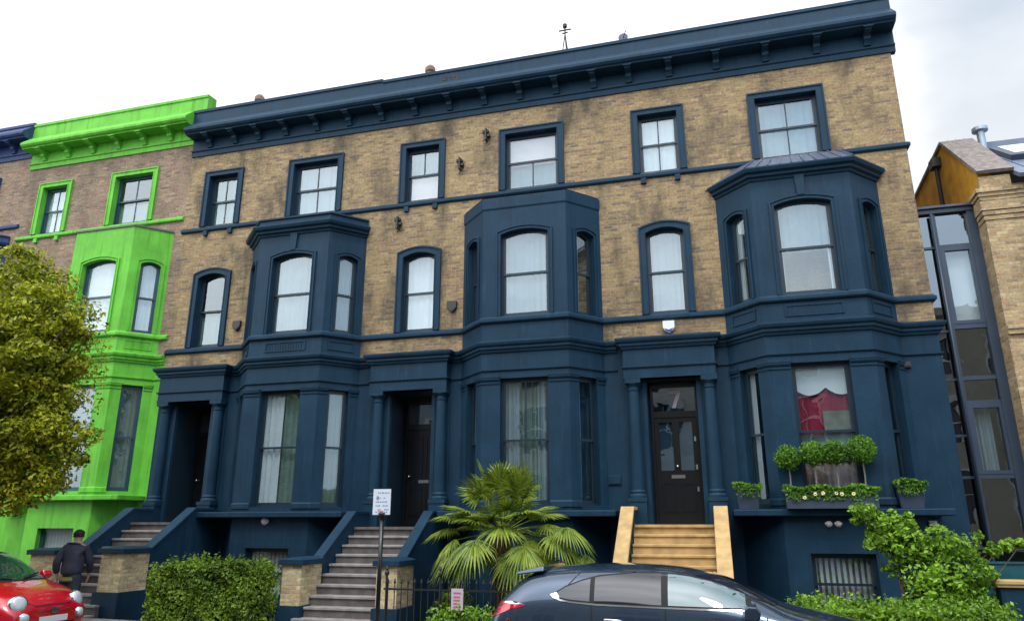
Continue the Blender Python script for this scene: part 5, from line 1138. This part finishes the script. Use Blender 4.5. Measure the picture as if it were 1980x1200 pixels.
# jacket
V, Rr, Ed = [J(-.01, 0, .78), J(-.01, 0, .96), J(.0, 0, 1.10), J(.02, 0, 1.22), J(.05, 0, 1.325), J(.085, 0, 1.38)], [(.21, .19), (.20, .18), (.195, .17), (.18, .15), (.13, .11), (.08, .08)], [(0, 1), (1, 2), (2, 3), (3, 4), (4, 5)]
for sl_, sw in ((1, .16), (-1, -.14)):
    chain(3, [J(.05, sl_*.175, 1.285), J(.01-sw*.3, sl_*.265, 1.05), J(.12-sw*.6, sl_*.25, .85)], [.092, .075, .055])
skin('jacket', V, Ed, Rr, JACK, man)
V, Rr, Ed = [J(0, 0, .95), J(0, 0, .80)], [(.17, .15), (.17, .15)], [(0, 1)]
for sl_, sw in ((1, .16), (-1, -.14)): chain(1, [J(sw*.3, sl_*.095, .70), J(sw*.9+.04, sl_*.11, .47), J(sw*1.6-(.10 if sw < 0 else -.02), sl_*.11, .09)], [.115, .085, .062])
skin('trousers', V, Ed, Rr, TROU, man)
q = MB(); q.lathe((0, 0, 0), [(.150, .72), (.168, .745), (.168, .80)], 20); local(q, man).build('shirt_hem', SHIRT, man)
for sl_, sw in ((1, .16), (-1, -.14)):
    V, Rr, Ed = [J(sw*1.6-.04, sl_*.11, .05), J(sw*1.6+.06, sl_*.115, .045), J(sw*1.6+.17, sl_*.12, .035)], [.05, .048, .036], [(0, 1), (1, 2)]; skin('shoe', V, Ed, Rr, SHOE, man)
# ================================================================== the far side of the street (seen only in reflections)
OW = [simple('cream_stucco', (.40, .36, .30), .8, .1, 2), simple('white_stucco', (.55, .55, .54), .8, .08, 2), simple('pale_blue_stucco', (.25, .30, .36), .8, .08, 2)]
olab = ['cream stucco house opposite the green house', 'white stucco house opposite the gap before the green house', 'pale blue stucco house across from the first blue house', 'cream stucco house across from the middle of the terrace', 'white stucco house directly across from the palm', 'pale blue stucco house behind the photographer', 'cream stucco house across from the brick building', 'white stucco house at the far right of the other side']
for k in range(8):
    x0 = -14+k*6.0; r = thing('opposite_house', olab[k], 'house', (x0+3, -20, gz(x0)), 'stucco houses across the street'); T = Fr(x0+6, -19.2, -1, 0); b = MB(); ops = []
    for z0, z1 in ((1.6, 3.9), (5.0, 7.0), (8.0, 9.6)):
        for u in (.8, 3.6): ops.append((u, u+1.3, z0, z1, 0))
    wall(b, T, 0, 6, -.8, 10.8, ops); b.face([T(0, -7, -.8), T(0, -7, 10.8), T(0, 0, 10.8), T(0, 0, -.8)]); b.face([T(6, -7, -.8), T(6, -7, 10.8), T(6, 0, 10.8), T(6, 0, -.8)]); b.face([T(0, -7, -.8), T(6, -7, -.8), T(6, -7, 10.8), T(0, -7, 10.8)])
    b.box(T, -.0, 6, -.3, .3, 10.8, 11.1); b.build('wall', OW[k % 3], r)
    b = MB(); b.face([T(0, .1, 11.1), T(6, .1, 11.1), T(6, -7, 11.6), T(0, -7, 11.6)]); b.build('roof', ROOF, r)
    for o in ops:
        b = MB(); reveal(b, T, o, -.18, 0); b.ring(arch(o[0]-.14, o[1]+.14, o[2], o[3]+.14, 0), arch(*o), T, 0, .05); w_ = b.build('window', OW[1], r)
        b = MB(); b.face([T(o[0], -.16, o[2]), T(o[1], -.16, o[2]), T(o[1], -.16, o[3]), T(o[0], -.16, o[3])]); b.build('pane', TG, w_)
        b = MB(); b.box(T, o[0], o[1], -.16, -.12, (o[2]+o[3])/2-.03, (o[2]+o[3])/2+.03); b.box(T, (o[0]+o[1])/2-.02, (o[0]+o[1])/2+.02, -.16, -.13, o[2], o[3]); b.build('sash', WHITE, w_)
